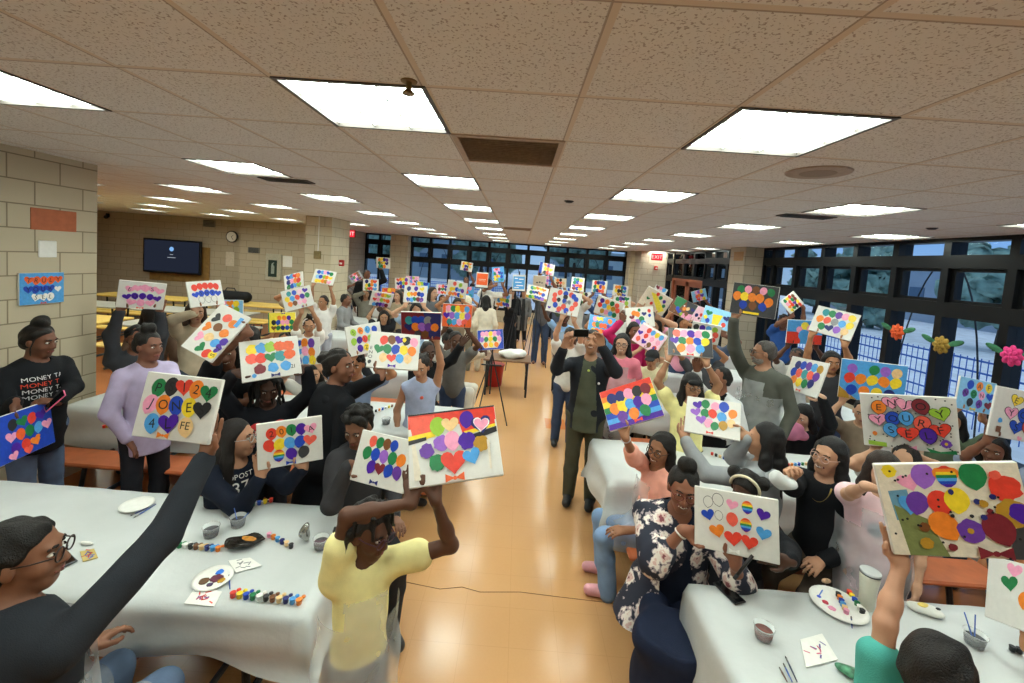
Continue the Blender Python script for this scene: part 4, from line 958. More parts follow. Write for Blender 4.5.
('blue1', 1.12, 'b', 'row .25 .3 .8 .12 0 bx hg br hp;row .5 .25 .88 .12 0 hk bO bg bl hk;row .76 .3 .82 .12 0 bp br ho hb;at .25 .9 .1 hk;at .5 .9 .1 hR', 'bright blue painting of hearts at the left frame edge', None),
('big', .98, 'e', 'poly Q .06 .3 .2 .28 .22 .6 .08 .62;poly q .08 .45 .3 .6 .4 1 .12 1;poly D .85 .7 1 .6 1 1 .8 1;at .1 .08 .07 fy;at .23 .2 .105 hk .2;at .34 .13 .13 bv -.1;at .5 .14 .115 ho# 0;at .68 .13 .14 bg 0;at .87 .26 .14 fr;at .2 .45 .11 hl;at .25 .42 .12 bP;at .41 .42 .13 br .1;at .53 .39 .13 by -.1;at .88 .52 .14 fd;at .93 .52 .1 fp;at .4 .66 .15 bo .5;at .57 .71 .12 fP;at .57 .71 .03 fd;at .76 .68 .16 bm;at .26 .68 .05 fn;at .25 .85 .06 fd;at .5 .3 .03 bB;at .66 .4 .03 fB;at .68 .56 .03 fB;at .77 .35 .03 fB;at .73 .5 .03 fm;at .7 .42 .04 fd;at .42 .88 .04 fm;at .6 .55 .02 fx;at .47 .55 .02 fx;at .82 .12 .05 fR;bow .7 .93 .09 m;dots 26', 'large muddy painting of glossy balloons held up at lower right', None),
('lr', 1, 'w', 'at .35 .14 .12 hk;at .3 .36 .13 hg;at .5 .55 .13 bo;at .6 .3 .12 bb;at .7 .6 .12 br', 'white painting with pink and green balloons cut by right frame edge', None),
]
PORT = set('mnrsy')
for nm, size, bgc, spec, lab, kind in PT:
    canvas(nm, POSE[nm], spec, lab, GP if kind is None else 'posters by the far windows', size, bgc, nm in PORT, 'painting' if kind is None else kind)
# the painting hanging on the left block wall
pc = np.array([(15, 273), (66, 271), (67, 302), (17, 307)], float)
pw = [atx(x, y, -4.23) for x, y in pc]; ctr = sum(pw)/4
wd = (np.linalg.norm(pw[1]-pw[0])+np.linalg.norm(pw[2]-pw[3]))/2
canvas('wall', (*(np.array([0, 0, CAMZ])+(ctr-np.array([0, 0, CAMZ]))), 0, 1, 0, 0, 0, 1), 'row .25 .2 .85 .13 -.02 hO:T bO:R bO:U bO:L hO:Y;row .52 .18 .66 .13 0 hb:Y bb:O hb:U hb:R;at .84 .54 .1 hw;row .78 .34 .66 .13 0 hw:S hw:E bw:L;bow .5 .97 .05 R', 'blue painting with orange, blue and white lettered hearts hung on block wall', 'painting on the wall', 1., 'l')
# ================================================================ people
UP = np.array([0, 0, 1.])
NOTE = []
def add_hand(S, wr, y, z, right, s, curl=.15, fr=.0085, spread=.06, thumb=1., k=.010):
    """fingers along y, back of the hand along z, five separate fingers"""
    y = nrm(y); z = nrm(z - y*(z@y)); x = np.cross(z, y) if right else np.cross(y, z)
    P = lambda a, b, c: wr + s*(x*a + y*b + z*c)
    S.rc(P(0, -.01, 0), P(0, .02, 0), .024*s, .024*s, k=.02)
    for kx, ky in ((.030, .086), (.010, .091), (-.010, .088), (-.028, .080)):
        S.rc(P(kx*.45, .015, 0), P(kx, ky, 0), .017*s, .0125*s, k=.012)
    for (kx, ky), L, a in zip(((.031, .088), (.0105, .094), (-.0105, .09), (-.029, .082)), (.072, .081, .075, .060), (.10, .03, -.04, -.12)):
        p = np.array([kx, ky, 0.]); ang = 0.
        for q, fL in enumerate((.45, .31, .24)):
            ang += curl*(1., 1.25, .9)[q]
            d = np.array([math.sin(a*spread/.06)*math.cos(ang), math.cos(a*spread/.06)*math.cos(ang), -math.sin(ang)])
            e = p+d*L*fL
            S.rc(P(*p), P(*e), max(fr, .0088*s)*(1-.06*q), max(fr, .0088*s)*(1-.06*(q+1)), k=.006)
            p = e
    tz = -.012-.026*thumb
    S.rc(P(.018, .02, -.004), P(.046, .048, -.010-.010*thumb), .0155*s, max(fr, .0115*s), k=.012)
    S.rc(P(.046, .048, -.010-.010*thumb), P(.050, .076, tz), max(fr, .0112*s), max(fr, .0100*s), k=.006)
    S.rc(P(.050, .076, tz), P(.046, .098, tz-.004), max(fr, .0100*s), max(fr, .0088*s), k=.006)

def grip(c, u, v, d=None):
    t, r, up, n, w, h = CV[c]
    E = t + r*(u-.5)*w + up*(.5-v)*h
    if d is None: d = 'u' if v >= 1 else ('d' if v <= 0 else ('r' if u <= 0 else 'l'))
    D = {'u': up, 'd': -up, 'r': r, 'l': -r}[d]
    return E, D, n
def ik(A, B, l1, l2, pole):
    d = B-A; L = np.linalg.norm(d); sc = 1.
    if L > .985*(l1+l2): sc = L/(.985*(l1+l2)); l1 *= sc; l2 *= sc
    dn = d/L; a = (l1*l1-l2*l2+L*L)/(2*L); h = math.sqrt(max(l1*l1-a*a, 0))
    p = pole-dn*(pole@dn); p = nrm(p) if np.linalg.norm(p) > 1e-6 else nrm(np.cross(dn, UP))
    return A+dn*a+p*h, sc

def facepart(name, m, body, Hc, X, Yf, Z, hs, specs, base):
    o = MB(); R = np.stack([X, Yf, Z], 1)
    for c, rad in specs: o.ball(Hc+hs*(R@np.array(c)), np.array(rad)*hs, 6, M=R)
    return o.build(name, m, body, True, base)

def person(key, label, hp, yaw=0, face=None, s=1., hs=None, lean=(0, 0), legs='sit', R=None, L=None, skin='7a4f38',
           hair='cap', hc='17120f', top=('333338', 'long'), bot=('2c3446', 'pants'), shoes='2a2a2c', vox=.010, ex=(), group=None, wd=1., hem=.10, belly=1., kneeyaw=None, neckline=0, feet=None, arm=1.):
    Hc = at(*hp) if not isinstance(hp, np.ndarray) else hp.copy()
    off = -math.degrees(math.atan2(Hc[0], Hc[1]))   # angles are given as seen from the camera's place
    if face is None: face = (yaw, 5, 0)
    yaw += off; face = (face[0]+off, face[1], face[2])
    if kneeyaw is not None: kneeyaw += off
    a = math.radians(yaw); f = np.array([math.sin(a), -math.cos(a), 0.]); rt = np.array([f[1], -f[0], 0.])
    if legs == 'stand' and s is None: s = (Hc[2]+.12)/1.68
    if s is None: s = .95
    if hs is None: hs = s**.55
    fa, fp, fr_ = [math.radians(v) for v in face]
    Yf = np.array([math.sin(fa)*math.cos(fp), -math.cos(fa)*math.cos(fp), -math.sin(fp)])
    X = nrm(np.cross(Yf, UP)); Z = np.cross(X, Yf); X, Z = X*math.cos(fr_)+Z*math.sin(fr_), Z*math.cos(fr_)-X*math.sin(fr_)
    T = nrm(UP + f*lean[0] + rt*lean[1])
    N = Hc - .09*hs*Z - .025*hs*Yf - (.095*s)*T
    P = N - .50*s*T
    if legs == 'sit' and P[2] > .64: legs = 'stand'
    SHc = N - .050*s*T
    sw = .165*s*wd
    SH = {'R': SHc+rt*sw, 'L': SHc-rt*sw}
    base = np.array([P[0], P[1], 0.])
    fr = max(.0088*s, .5*vox)
    B = Sdf()
    HL = lambda p: Hc + hs*(X*p[0]+Yf*p[1]+Z*p[2]); M = np.stack([X, Yf, Z], 1)
    B.el(HL((0, -.012, .03)), np.array([.075, .093, .086])*hs, M); B.el(HL((0, .024, -.035)), np.array([.059, .066, .078])*hs, M, k=.03)
    B.rc(HL((-.012, .058, -.095)), HL((.012, .058, -.095)), .02*hs, k=.03)
    for q in (-1, 1): B.el(HL((q*.038, .054, -.028)), np.array([.024, .024, .026])*hs, M, k=.02)
    if vox < .013:
        B.rc(HL((0, .086, .012)), HL((0, .103, -.026)), .008*hs, .0135*hs, k=.012)
        for q in (-1, 1):
            B.el(HL((q*.012, .093, -.031)), np.array([.010, .011, .008])*hs, M, k=.01)
            B.el(HL((q*.031, .099, .008)), np.array([.018, .018, .012])*hs, M, k=.012, op='s')
            B.el(HL((q*.077, -.004, -.006)), np.array([.010, .02, .031])*hs, M, k=.008)
        B.rc(HL((-.032, .076, .030)), HL((.032, .076, .030)), .011*hs, k=.015)
        B.rc(HL((-.016, .087, -.060)), HL((.016, .087, -.060)), .009*hs, k=.012)
    B.rc(HL((0, -.022, -.06)), N, .048*hs, .056*s, k=.03)
    def torso(S, o, lo=-.0):
        for q in 'RL': S.rc(N-.005*s*T, SH[q]*.92+SHc*.08, .045*s+o, .050*s+o, k=.04)
        S.el(P+.35*s*T+.005*s*f, np.array([.150*wd, .110*belly, .19])*s+o, np.stack([rt, f, T], 1), k=.06)
        S.el(P+.17*s*T+.012*s*f*belly, np.array([.140*wd*(belly*.3+.7), .112*belly, .17])*s+o, np.stack([rt, f, T], 1), k=.06)
        S.el(P, np.array([.165*wd, .120*belly, .12])*s+o, np.stack([rt, f, T], 1), k=.06)
    torso(B, 0.)
    # arms
    arms = {}
    for side, spec in (('R', R), ('L', L)):
        q = 1 if side == 'R' else -1; A = SH[side]; pole = rt*q*.75-UP*.75-f*.15; cl, th = .18, .6
        if spec is None or spec[0] == 'lap':
            wr = P+rt*q*.13*s+f*(.30*s)+UP*.12*s if legs == 'sit' else A-UP*.50*s+rt*q*.06*s+f*.06*s
            y = f if legs == 'sit' else -UP; z = UP*.9+rt*q*.3 if legs == 'sit' else rt*q
            pole = rt*q*.5-UP*.3-f*.8; cl = .35
        elif spec[0] == 'g':
            E, D, n = grip(*spec[1]); y = D; z = -n; wr = E-D*.055*s-n*(.018+.019*s); cl, th = .06, 1.
            if len(spec) > 2: pole = np.array(spec[2], float)
        else:
            wr = at(*spec[1]) if not isinstance(spec[1], np.ndarray) else spec[1]
            y = np.array(spec[2], float) if len(spec) > 2 and spec[2] is not None else None
            z = np.array(spec[3], float) if len(spec) > 3 and spec[3] is not None else None
            if len(spec) > 4 and spec[4] is not None: pole = np.array(spec[4], float)
            if len(spec) > 5: cl = spec[5]
        EL, sc = ik(A, wr, .285*s*arm, .25*s*arm, pole)
        if sc > 1.12: NOTE.append(f'{key}{side} reach {sc:.2f}')
        fd = nrm(wr-EL)
        if y is None: y = fd
        if z is None: z = nrm(np.cross(fd, np.cross(UP, fd))) if abs(fd[2]) < .9 else -f
        arms[side] = (A, EL, wr, fd)
        B.rc(A, EL, .047*s, .038*s, k=.035); B.rc(EL, EL+(wr-EL)*.35, .037*s, .037*s, k=.02); B.rc(EL+(wr-EL)*.3, wr, .036*s, .024*s, k=.02)
        add_hand(B, wr, y, z, side == 'R', s if s > .8 else s*1.08, cl, fr, thumb=th)
    # legs
    ka = math.radians(yaw if kneeyaw is None else kneeyaw); kf = np.array([math.sin(ka), -math.cos(ka), 0.])
    kr = np.array([kf[1], -kf[0], 0.]); LG = {}
    for side in 'RL':
        q = 1 if side == 'R' else -1; hipj = P+kr*q*.085*s-.02*s*T
        if legs == 'stand':
            ft = np.array([hipj[0], hipj[1], 0.])+kr*q*.02*s+f*.02; an = ft+UP*.075*s; kn = (hipj+an)/2+kf*.015
        else:
            hz = max(P[2]-.01, .3); kn = hipj+kf*.40*s+kr*q*.04*s; kn[2] = min(max(hz, .36*s), .52); an = np.array([kn[0], kn[1], .075*s])+kf*(-.06*s)
            if feet: an = an+kf*feet[0]+kr*feet[1]
        LG[side] = (hipj, kn, an)
        B.rc(hipj, kn, .082*s, .052*s, k=.03); B.rc(kn, kn*.6+an*.4, .052*s, .054*s, k=.02); B.rc(kn*.65+an*.35, an, .053*s, .034*s, k=.02); B.rc(an-UP*.035*s, an-UP*.04*s+kf*.13*s, .034*s, .026*s, k=.02)
    V, Q = B.mesh(vox)
    body = mkobj('person', V, Q, skinm(skin), smooth=True, base=base); body.location = base
    tag(body, label, 'person', group)
    kid = lambda name, V, Q, m: mkobj(name, V, Q, m, body, smooth=True, base=base)
    # shirt
    tcol, slv = top[0], top[1]
    seed = sum(map(ord, key))
    def garment(S, o, sleeve, hemd):
        torso(S, o)
        for side in 'RL':
            A, EL, wr, fd = arms[side]
            if sleeve == 'long': S.rc(A, EL, .052*s+o, .046*s+o, k=.03); S.rc(EL, wr-fd*.02*s, .046*s+o, .032*s+o, k=.02)
            elif sleeve == 'short': S.rc(A, A+(EL-A)*.5, .054*s+o, .054*s+o*1.4, k=.03)
            elif sleeve == 'half': S.rc(A, EL, .054*s+o, .050*s+o, k=.03); S.rc(EL, EL+(wr-EL)*.3, .05*s+o, .046*s+o, k=.02)
        if hemd > .12: S.rc(P-T*.02, P-T*hemd*s, .14*s+o, .15*s+o, k=.05)
        S.cut(P-T*hemd*s, -T, .01)
        S.el(N+.030*s*T+.02*s*f, np.array([.066, .070, .05+neckline])*s, np.stack([rt, f, T], 1), k=.008, op='s')
        if sleeve == 'none':
            pass
    S = Sdf(); garment(S, .013 if vox < .013 else .016, slv, hem)
    V, Q = S.mesh(vox); V = wrinkle(V, .004 if vox < .013 else .003, seed); shirt = kid('jacket' if 'jacket' in ex else ('dress_top' if bot[1] == 'dress' else 'shirt'), V, Q, cloth(tcol, top[2] if len(top) > 2 else 'cotton'))
    SV, SQ = V, Q
    # trousers / skirt
    S = Sdf(); bc, bk = bot[0], bot[1]
    if bk in ('skirt', 'dress') and legs == 'stand':
        zb = .12 if bk == 'dress' else max(.25, P[2]-.5*s)
        e = e_ = np.array([P[0], P[1], zb]); S.el(P, np.array([.175*wd, .135*belly, .13])*s, np.stack([rt, f, T], 1)); S.rc(P, e, .135*s, .21*s*wd, k=.05); S.cut(e, -UP, .01)
    else:
        S.el(P, np.array([.172*wd, .130*belly, .125])*s, np.stack([rt, f, T], 1), k=.05)
        for side in 'RL':
            h_, kn, an = LG[side]; S.rc(h_, kn, .094*s, .070*s, k=.04); S.rc(kn, kn*.6+an*.4, .068*s, .070*s, k=.02); S.rc(kn*.6+an*.4, an-UP*.02*s, .070*s, (.072 if bk == 'wide' else .058)*s, k=.02)
        if bk in ('skirt', 'dress'): S.rc(LG['R'][1], LG['L'][1], .10*s, .10*s, k=.08); S.rc((LG['R'][1]+LG['L'][1])/2, (LG['R'][2]+LG['L'][2])/2+UP*.12, .16*s, .22*s, k=.06)
        S.cut(P+T*.10*s, T, .01)
    V, Q = S.mesh(vox*1.15); V = wrinkle(V, .004, seed+1, 18); kid({'pants': 'trousers', 'wide': 'jeans', 'skirt': 'skirt', 'dress': 'dress_skirt'}[bk], V, Q, cloth(bc, 'denim' if bk == 'wide' else 'twill'))
    if vox < .0125:
        for side in 'RL':
            h_, kn, an = LG[side]; S = Sdf(); fo = kf
            S.rc(an-UP*.03*s-fo*.03*s, an-UP*.032*s+fo*.14*s, .047*s, .04*s, k=.03); S.rc(an, an+UP*.03, .046*s, .044*s, k=.03); S.cut(np.array([0, 0, .004]), -UP, .004)
            V, Q = S.mesh(.009); kid('shoe', V, Q, mat('shoe leather '+shoes, shoes, .5, .08))
    # hair
    if hair:
        S = Sdf(); st = hair.split('+'); hv = max(vox*.9, .006)
        big = .012 if 'afro' in st else (.003 if 'short' not in st else .001)
        S.el(HL((0, -.024, .036)), (np.array([.080, .094, .088])+big*2)*hs, M, k=.01); S.el(HL((0, -.045, -.01)), (np.array([.075, .064, .07])+big)*hs, M, k=.03)
        S.cut(HL((0, .066, .066) if 'short' not in st else (0, .062, .074)), M@np.array([0, .8, -.6]), .02)
        dn = -UP
        for h in st:
            if h == 'bun': S.el(HL((0, -.075, .125)), np.array([.052, .052, .045])*hs, M, k=.015)
            elif h == 'backbun': S.el(HL((0, -.125, .05)), np.array([.055, .048, .05])*hs, M, k=.015)
            elif h == 'topbun': S.el(HL((0, -.02, .145)), np.array([.055, .055, .048])*hs, M, k=.015)
            elif h == 'puffs':
                for q in (-1, 1): S.el(HL((q*.088, -.05, .07)), np.array([.045, .045, .045])*hs, M, k=.01)
            elif h == 'bangs': S.el(HL((0, .068, .052)), np.array([.066, .025, .032])*hs, M, k=.02)
            elif h in ('long', 'vlong', 'bob'):
                Ln = {'long': .30, 'vlong': .46, 'bob': .13}[h]
                for q in (-1, 1):
                    p0 = HL((q*.066, -.015, .03)); p1 = HL((q*.086, -.02, -.06))+dn*.06*s; p2 = HL((q*.085, .0, -.06))+dn*Ln*s+f*.02
                    S.rc(p0, p1, .032*hs, .036*hs, k=.03); S.rc(p1, p2, .036*hs, .022*hs, k=.03)
                p0 = HL((0, -.06, .0)); p1 = HL((0, -.085, -.06))+dn*.08; p2 = HL((0, -.09, -.06))+dn*Ln*1.05*s
                S.rc(p0, p1, .06*hs, .068*hs, k=.03); S.rc(p1, p2, .068*hs, .045*hs, k=.03)
            elif h == 'pony':
                p0 = HL((.03, -.10, .06)); p1 = HL((.07, -.10, -.06)); p2 = HL((.085, -.03, -.14))+dn*.10*s; p3 = p2+dn*.17*s
                S.rc(p0, p1, .03*hs, .042*hs, k=.02); S.rc(p1, p2, .042*hs, .044*hs, k=.02); S.rc(p2, p3, .044*hs, .02*hs, k=.02)
            elif h == 'strand':
                for q in (-1, 1): S.rc(HL((q*.080, .02, .02)), HL((q*.082, .022, -.10)), .007*hs, .005*hs, k=.006)
            elif h == 'sidepony':
                p0 = HL((-.06, .01, .02)); p1 = HL((-.085, .0, -.10)); p2 = p1+dn*.2*s+f*.03
                S.rc(p0, p1, .035*hs, .04*hs, k=.02); S.rc(p1, p2, .04*hs, .024*hs, k=.02)
            elif h == 'curls':
                g = random.Random(seed)
                for _ in range(34):
                    th, ph = g.uniform(0, 6.28), g.uniform(.0, 1.25); p = np.array([math.sin(ph)*math.cos(th)*.09, math.sin(ph)*math.sin(th)*.1-.016, math.cos(ph)*.1+.035])
                    if p[1]*.8-p[2]*.6 > .03: continue
                    S.el(HL(p), np.array([.022, .022, .022])*hs, k=.008)
            elif h in ('twists', 'braids'):
                g = random.Random(seed); Lb = .075 if h == 'twists' else .17
                for _ in range(38 if h == 'twists' else 26):
                    th = g.uniform(0, 6.28); ph = g.uniform(.15, 1.35); d = np.array([math.sin(ph)*math.cos(th), math.sin(ph)*math.sin(th), math.cos(ph)])
                    if d[1]*.8-d[2]*.6 > .02: continue
                    p0 = HL(np.array([d[0]*.08, d[1]*.095-.016, d[2]*.088+.036])); p1 = p0+(M@d)*.035*hs+dn*Lb*.3; p2 = p1+dn*Lb+(M@d)*.012
                    S.rc(p0, p1, .0105*hs, .010*hs, k=.006); S.rc(p1, p2, .010*hs, .008*hs, k=.006)
        V, Q = S.mesh(hv); V = wrinkle(V, .0055 if not any(q_ in st for q_ in ('long', 'vlong', 'bob', 'pony')) else .0022, seed+2, 75)
        kid('hair', V, Q, mat('hair '+hc, hc, .55, .3, 60, .6, 240, spec=.4))
    # face
    if vox < .0125:
        for q in (-1, 1):
            e = facepart('eye', mat('eye white', 'c9c0b6', .35, .02), body, Hc, X, Yf, Z, hs, [((q*.031, .079, .008), (.0125, .010, .0062))], base)
            MB().ball(HL((q*.031, .0865, .008)), np.array([.0060, .0045, .0060])*hs, 6).build('iris', mat('dark iris', '20140e', .15, .02), e, True, base)
        facepart('eyebrow', mat('brow '+hc, hc, .8, .1), body, Hc, X, Yf, Z, hs, [((q*x_, y_, z_), (.009, .004, .0035)) for q in (-1, 1) for x_, y_, z_ in ((.019, .090, .029), (.030, .0875, .033), (.041, .080, .030))], base)
        if 'smile' in ex:
            facepart('mouth', mat('lip dark', '6e3632', .5, .05), body, Hc, X, Yf, Z, hs, [((x_, .094-abs(x_)*.45, -.060+abs(x_)*.22), (.009, .006, .0085)) for x_ in (-.024, -.012, 0, .012, .024)], base)
            facepart('teeth', mat('teeth', 'd9d0c4', .4, .02), body, Hc, X, Yf, Z, hs, [((x_, .0975-abs(x_)*.45, -.0595+abs(x_)*.2), (.0078, .0035, .0034)) for x_ in (-.017, -.0085, 0, .0085, .017)], base)
        else:
            facepart('mouth', mat('lip '+skin, skin, .45, .1) if False else mat('lips', '8a4a44', .45, .08), body, Hc, X, Yf, Z, hs, [((x_, .0945-abs(x_)*.4, -.0585), (.009, .005, .005)) for x_ in (-.018, -.009, 0, .009, .018)]+[((x_, .094-abs(x_)*.4, -.066), (.008, .005, .0045)) for x_ in (-.011, 0, .011)], base)
    for e in ex:
        k = e.split(':')
        if k[0] == 'glasses':
            g = MB()
            for q in (-1, 1):
                g.tube([HL((q*.032+.025*math.cos(a), .103-.10*abs(.025*math.cos(a)*q+.0)*(.3), .006+.021*math.sin(a))) for a in np.linspace(0, 2*math.pi, 16)[:-1]], .0026*hs if vox < .008 else .0032, 6, closed=True)
                g.tube([HL((q*.057, .099, .010)), HL((q*.078, .05, .012)), HL((q*.080, -.005, .010))], .0024*hs, 5)
            g.tube([HL((-.008, .105, .008)), HL((0, .107, .011)), HL((.008, .105, .008))], .0024*hs, 5)
            go = g.build('glasses', mat('spectacle frame '+k[1], k[1], .3, .05), body, True, base)
        elif k[0] == 'apron':
            S = Sdf(); garment(S, .032, 'none', .1)
            S2 = Sdf(); torso(S2, .050)
            if legs == 'stand' and bk in ('skirt', 'dress'): S2.rc(P, e_, .135*s+.045, .21*s*wd+.05, k=.05); S2.cut(e_, -UP, .01)
            elif legs == 'stand': S2.rc(P, P-UP*.30*s, .165*s, .225*s, k=.06)
            else:
                for side in 'RL': S2.rc(LG[side][0], LG[side][0]*.25+LG[side][1]*.75, .10*s, .085*s, k=.08)
            V, Q = S2.mesh(max(vox*.9, .006)); V = wrinkle(V, .006, seed+5, 14)
            C4 = V[Q].mean(1)-P; nr = np.cross(V[Q[:, 2]]-V[Q[:, 0]], V[Q[:, 3]]-V[Q[:, 1]]); nr /= np.linalg.norm(nr, axis=1)[:, None]+1e-9
            zz = C4@T; fx = C4@f; sx = np.abs(C4@rt)
            keep = (fx > .0) & (zz < .43*s) & ~((zz > .30*s) & (sx > .10*s))
            kid('apron', V, Q[keep], film())
        elif k[0] == 'strap':
            g = MB(); g.tube([N+rt*q_*.06*s+f*.04*s for q_ in (-1, 1)], .006); g.build('neck_strap', WHITEP, body, True, base)
        elif k[0] == 'necklace':
            g = MB(); g.tube([N+s*(rt*.062*math.cos(a)+f*(.085+.02*math.sin(a)*0)+T*(.0)) + s*(f*.035-T*.11)*max(0., math.sin(a)) for a in np.linspace(0, math.pi, 14)], .005, 6); g.build('necklace', mat('gold chain', 'b79a55', .3, .1, metal=.8), body, True, base)
        elif k[0] == 'headband':
            g = MB(); g.tube([HL((.088*math.cos(a), .018, .036+.092*math.sin(a))) for a in np.linspace(-.15, math.pi+.15, 22)], .010*hs, 8); g.build('headband', mat('headband '+k[1], k[1], .6), body, True, base)
        elif k[0] == 'beard':
            S = Sdf(); S.el(HL((0, .032, -.062)), np.array([.060, .064, .058])*hs, M); S.cut(HL((0, .07, -.046)), M@np.array([0, .25, 1.]), .008); S.el(HL((0, .088, -.056)), np.array([.025, .03, .010])*hs, M, op='s', k=.006); S.rc(HL((-.025, .089, -.044)), HL((.025, .089, -.044)), .008*hs)
            V, Q = S.mesh(.006); kid('beard', V, Q, mat('hair '+k[1], k[1], .6, .3, 60, .5, 240))
        elif k[0] == 'hood':
            S = Sdf(); g_ = [SHc-f*.07*s+rt*x_*.09*s+T*(.045-.03*abs(x_))*s for x_ in (-1, -.5, 0, .5, 1)]
            for i in range(4): S.rc(g_[i], g_[i+1], .042*s, .042*s, k=.03)
            S.rc(g_[0], SHc+rt*-.075*s+f*.07*s, .034*s, .026*s, k=.03); S.rc(g_[4], SHc+rt*.075*s+f*.07*s, .034*s, .026*s, k=.03)
            V, Q = S.mesh(max(vox, .008)); V = wrinkle(V, .004, seed+4, 30); kid('hood', V, Q, cloth(k[1]))
        elif k[0] == 'collar':
            S = Sdf()
            for q in (-1, 1): S.rc(N+s*(rt*q*.066-f*.03+T*.01), N+s*(rt*q*.05+f*.065-T*.025), .016*s, .014*s, k=.01); S.rc(N+s*(rt*q*.05+f*.065-T*.025), N+s*(rt*q*.02+f*.115-T*.075), .014*s, .010*s, k=.01)
            S.rc(N+s*(rt*-.066-f*.03+T*.01), N+s*(rt*.066-f*.03+T*.01), .016*s, k=.02)
            V, Q = S.mesh(max(vox*.8, .006)); kid('collar', V, Q, cloth(k[1]))
        elif k[0] == 'open':      # garment worn open over another: inner front panel shows
            S = Sdf(); garment(S, .019, 'none', hem); V, Q = S.mesh(vox); C4 = V[Q].mean(1)-P; wdt = float(k[2]) if len(k) > 2 else .075
            zz = C4@T; keep = ((C4@f) > .03) & (np.abs(C4@rt) < (wdt*(.6+.5*(1-np.clip(zz/.5, 0, 1))))*s)
            kid('inner_shirt', V, Q[keep], cloth(k[1]))
        elif k[0] == 'text':      # text:string:height:drop:colour:side
            TS = Sdf(); torso(TS, .0165); TV, TQ = TS.mesh(.012); bv = BVHTree.FromPolygons([tuple(v) for v in TV], [tuple(q_) for q_ in TQ.tolist()])
            hh = float(k[2])*s; t_ = MB(); side_ = float(k[5]) if len(k) > 5 else 0.
            for W2, Fs in textline(k[1], hh):
                pts = []
                for vx, vy in W2:
                    o_ = N+f*.6-T*(float(k[3])*s)+rt*(-vx-side_*s)+T*vy
                    hit = bv.ray_cast(Vector(o_), Vector(-f), 1.2)[0]
                    pts.append((np.array(hit) if hit is not None else o_-f*.5)+f*.004)
                t_.add(pts, [fq[::-1] for fq in Fs])
            if t_.v: t_.build('lettering', mat('print '+k[4], k[4], .7, .1), body, False, base)
        elif k[0] == 'mark':      # small plain chest mark
            bv = BVHTree.FromPolygons([tuple(v) for v in SV], [tuple(q_) for q_ in SQ.tolist()])
            o_ = N+f*.6-T*(float(k[2])*s)+rt*float(k[3])*s; hit = bv.ray_cast(Vector(o_), Vector(-f), 1.2)[0]
            if hit is not None:
                h_ = np.array(hit)+f*.003; MB().ball(h_, np.array([.035, .035, .012])*float(k[4])*s, 8, M=np.stack([rt, T, f], 1)).build('chest_print', mat('print '+k[1], k[1], .7, .2), body, True, base)
        elif k[0] == 'bracelet':
            A, EL, wr, fd = arms[k[2]]; u1 = nrm(np.cross(fd, UP)+1e-3); u2 = np.cross(fd, u1); c_ = wr-fd*.025*s
            MB().tube([c_+(.031*s)*(u1*math.cos(a)+u2*math.sin(a)) for a in np.linspace(0, 2*math.pi, 17)[:-1]], .005*s, 6, closed=True).build('bracelet', mat('bracelet '+k[1], k[1], .3, .1, metal=.5), body, True, base)
        elif k[0] == 'cap':
            S = Sdf(); S.el(HL((0, -.012, .045)), np.array([.092, .106, .084])*hs, M); S.cut(HL((0, 0, .04)), M@np.array([0, -.05, -1]), .006); S.el(HL((0, .12, .048)), np.array([.07, .075, .010])*hs, M, k=.01)
            V, Q = S.mesh(.009); kid('cap', V, Q, cloth(k[1]))
        elif k[0] == 'cardigan':
            S = Sdf(); garment(S, .030, 'half', .1); [S.rc(P+rt*q_*.1, np.array([*(P+rt*q_*.21*s+f*.16)[:2], .30]), .12*s*wd, .13*s*wd, k=.08) for q_ in (-1, 1)]; V, Q = S.mesh(vox); V = wrinkle(V, .007, seed+9, 16); C4 = V[Q].mean(1); d4 = C4-P
            arm_ = np.min([np.linalg.norm(C4-(arms[q][0]*.35+arms[q][1]*.65), axis=1) for q in 'RL'], axis=0) < .2*s
            keep = (~(((d4@f) > -.02) & (np.abs(d4@rt) < (.085+.05*np.clip(-d4[:, 2], 0, 1))*s)) | arm_) & (C4[:, 2] > .36) & (np.linalg.norm(C4-N, axis=1) > .075*s)
            kid('cardigan', V, Q[keep], floral_cloth())
    PB[key] = dict(N=N, P=P, f=f, rt=rt, T=T, s=s, arms=arms, LG=LG, body=body, base=base, Hc=Hc, SV=SV, SQ=SQ)
    NOTE.append(f'{key} z{Hc[2]:.2f} s{s:.2f} P{P[2]:.2f} xy {Hc[0]:.2f} {Hc[1]:.2f}')
    return body
PB = {}
def floral_cloth():
    if 'floral' in _M: return _M['floral']
    m, t, b = node_mat('navy floral print fabric'); o = t.nodes.new('ShaderNodeTexCoord'); v = t.nodes.new('ShaderNodeTexVoronoi'); v.inputs['Scale'].default_value = 9.5
    n = t.nodes.new('ShaderNodeTexNoise'); n.inputs['Scale'].default_value = 38; n.inputs['Detail'].default_value = 2
    t.links.new(o.outputs['Object'], v.inputs['Vector']); t.links.new(o.outputs['Object'], n.inputs['Vector'])
    d = mathn(t, 'ADD', v.outputs['Distance'], mathn(t, 'MULTIPLY', mathn(t, 'SUBTRACT', n.outputs['Fac'], .5), .75))
    r = t.nodes.new('ShaderNodeValToRGB'); e = r.color_ramp; e.interpolation = 'CONSTANT'
    e.elements[0].position = 0; e.elements[0].color = (*lin('8a4a50'), 1); e.elements[1].position = .12; e.elements[1].color = (*lin('d8b4ab'), 1)
    for p_, c_ in ((.24, 'e8ddd4'), (.40, 'a9989a'), (.48, '1f2233')): q = e.elements.new(p_); q.color = (*lin(c_), 1)
    t.links.new(d, r.inputs[0]); t.links.new(r.outputs[0], b.inputs['Base Color']); b.inputs['Roughness'].default_value = .8; _M['floral'] = m; return m
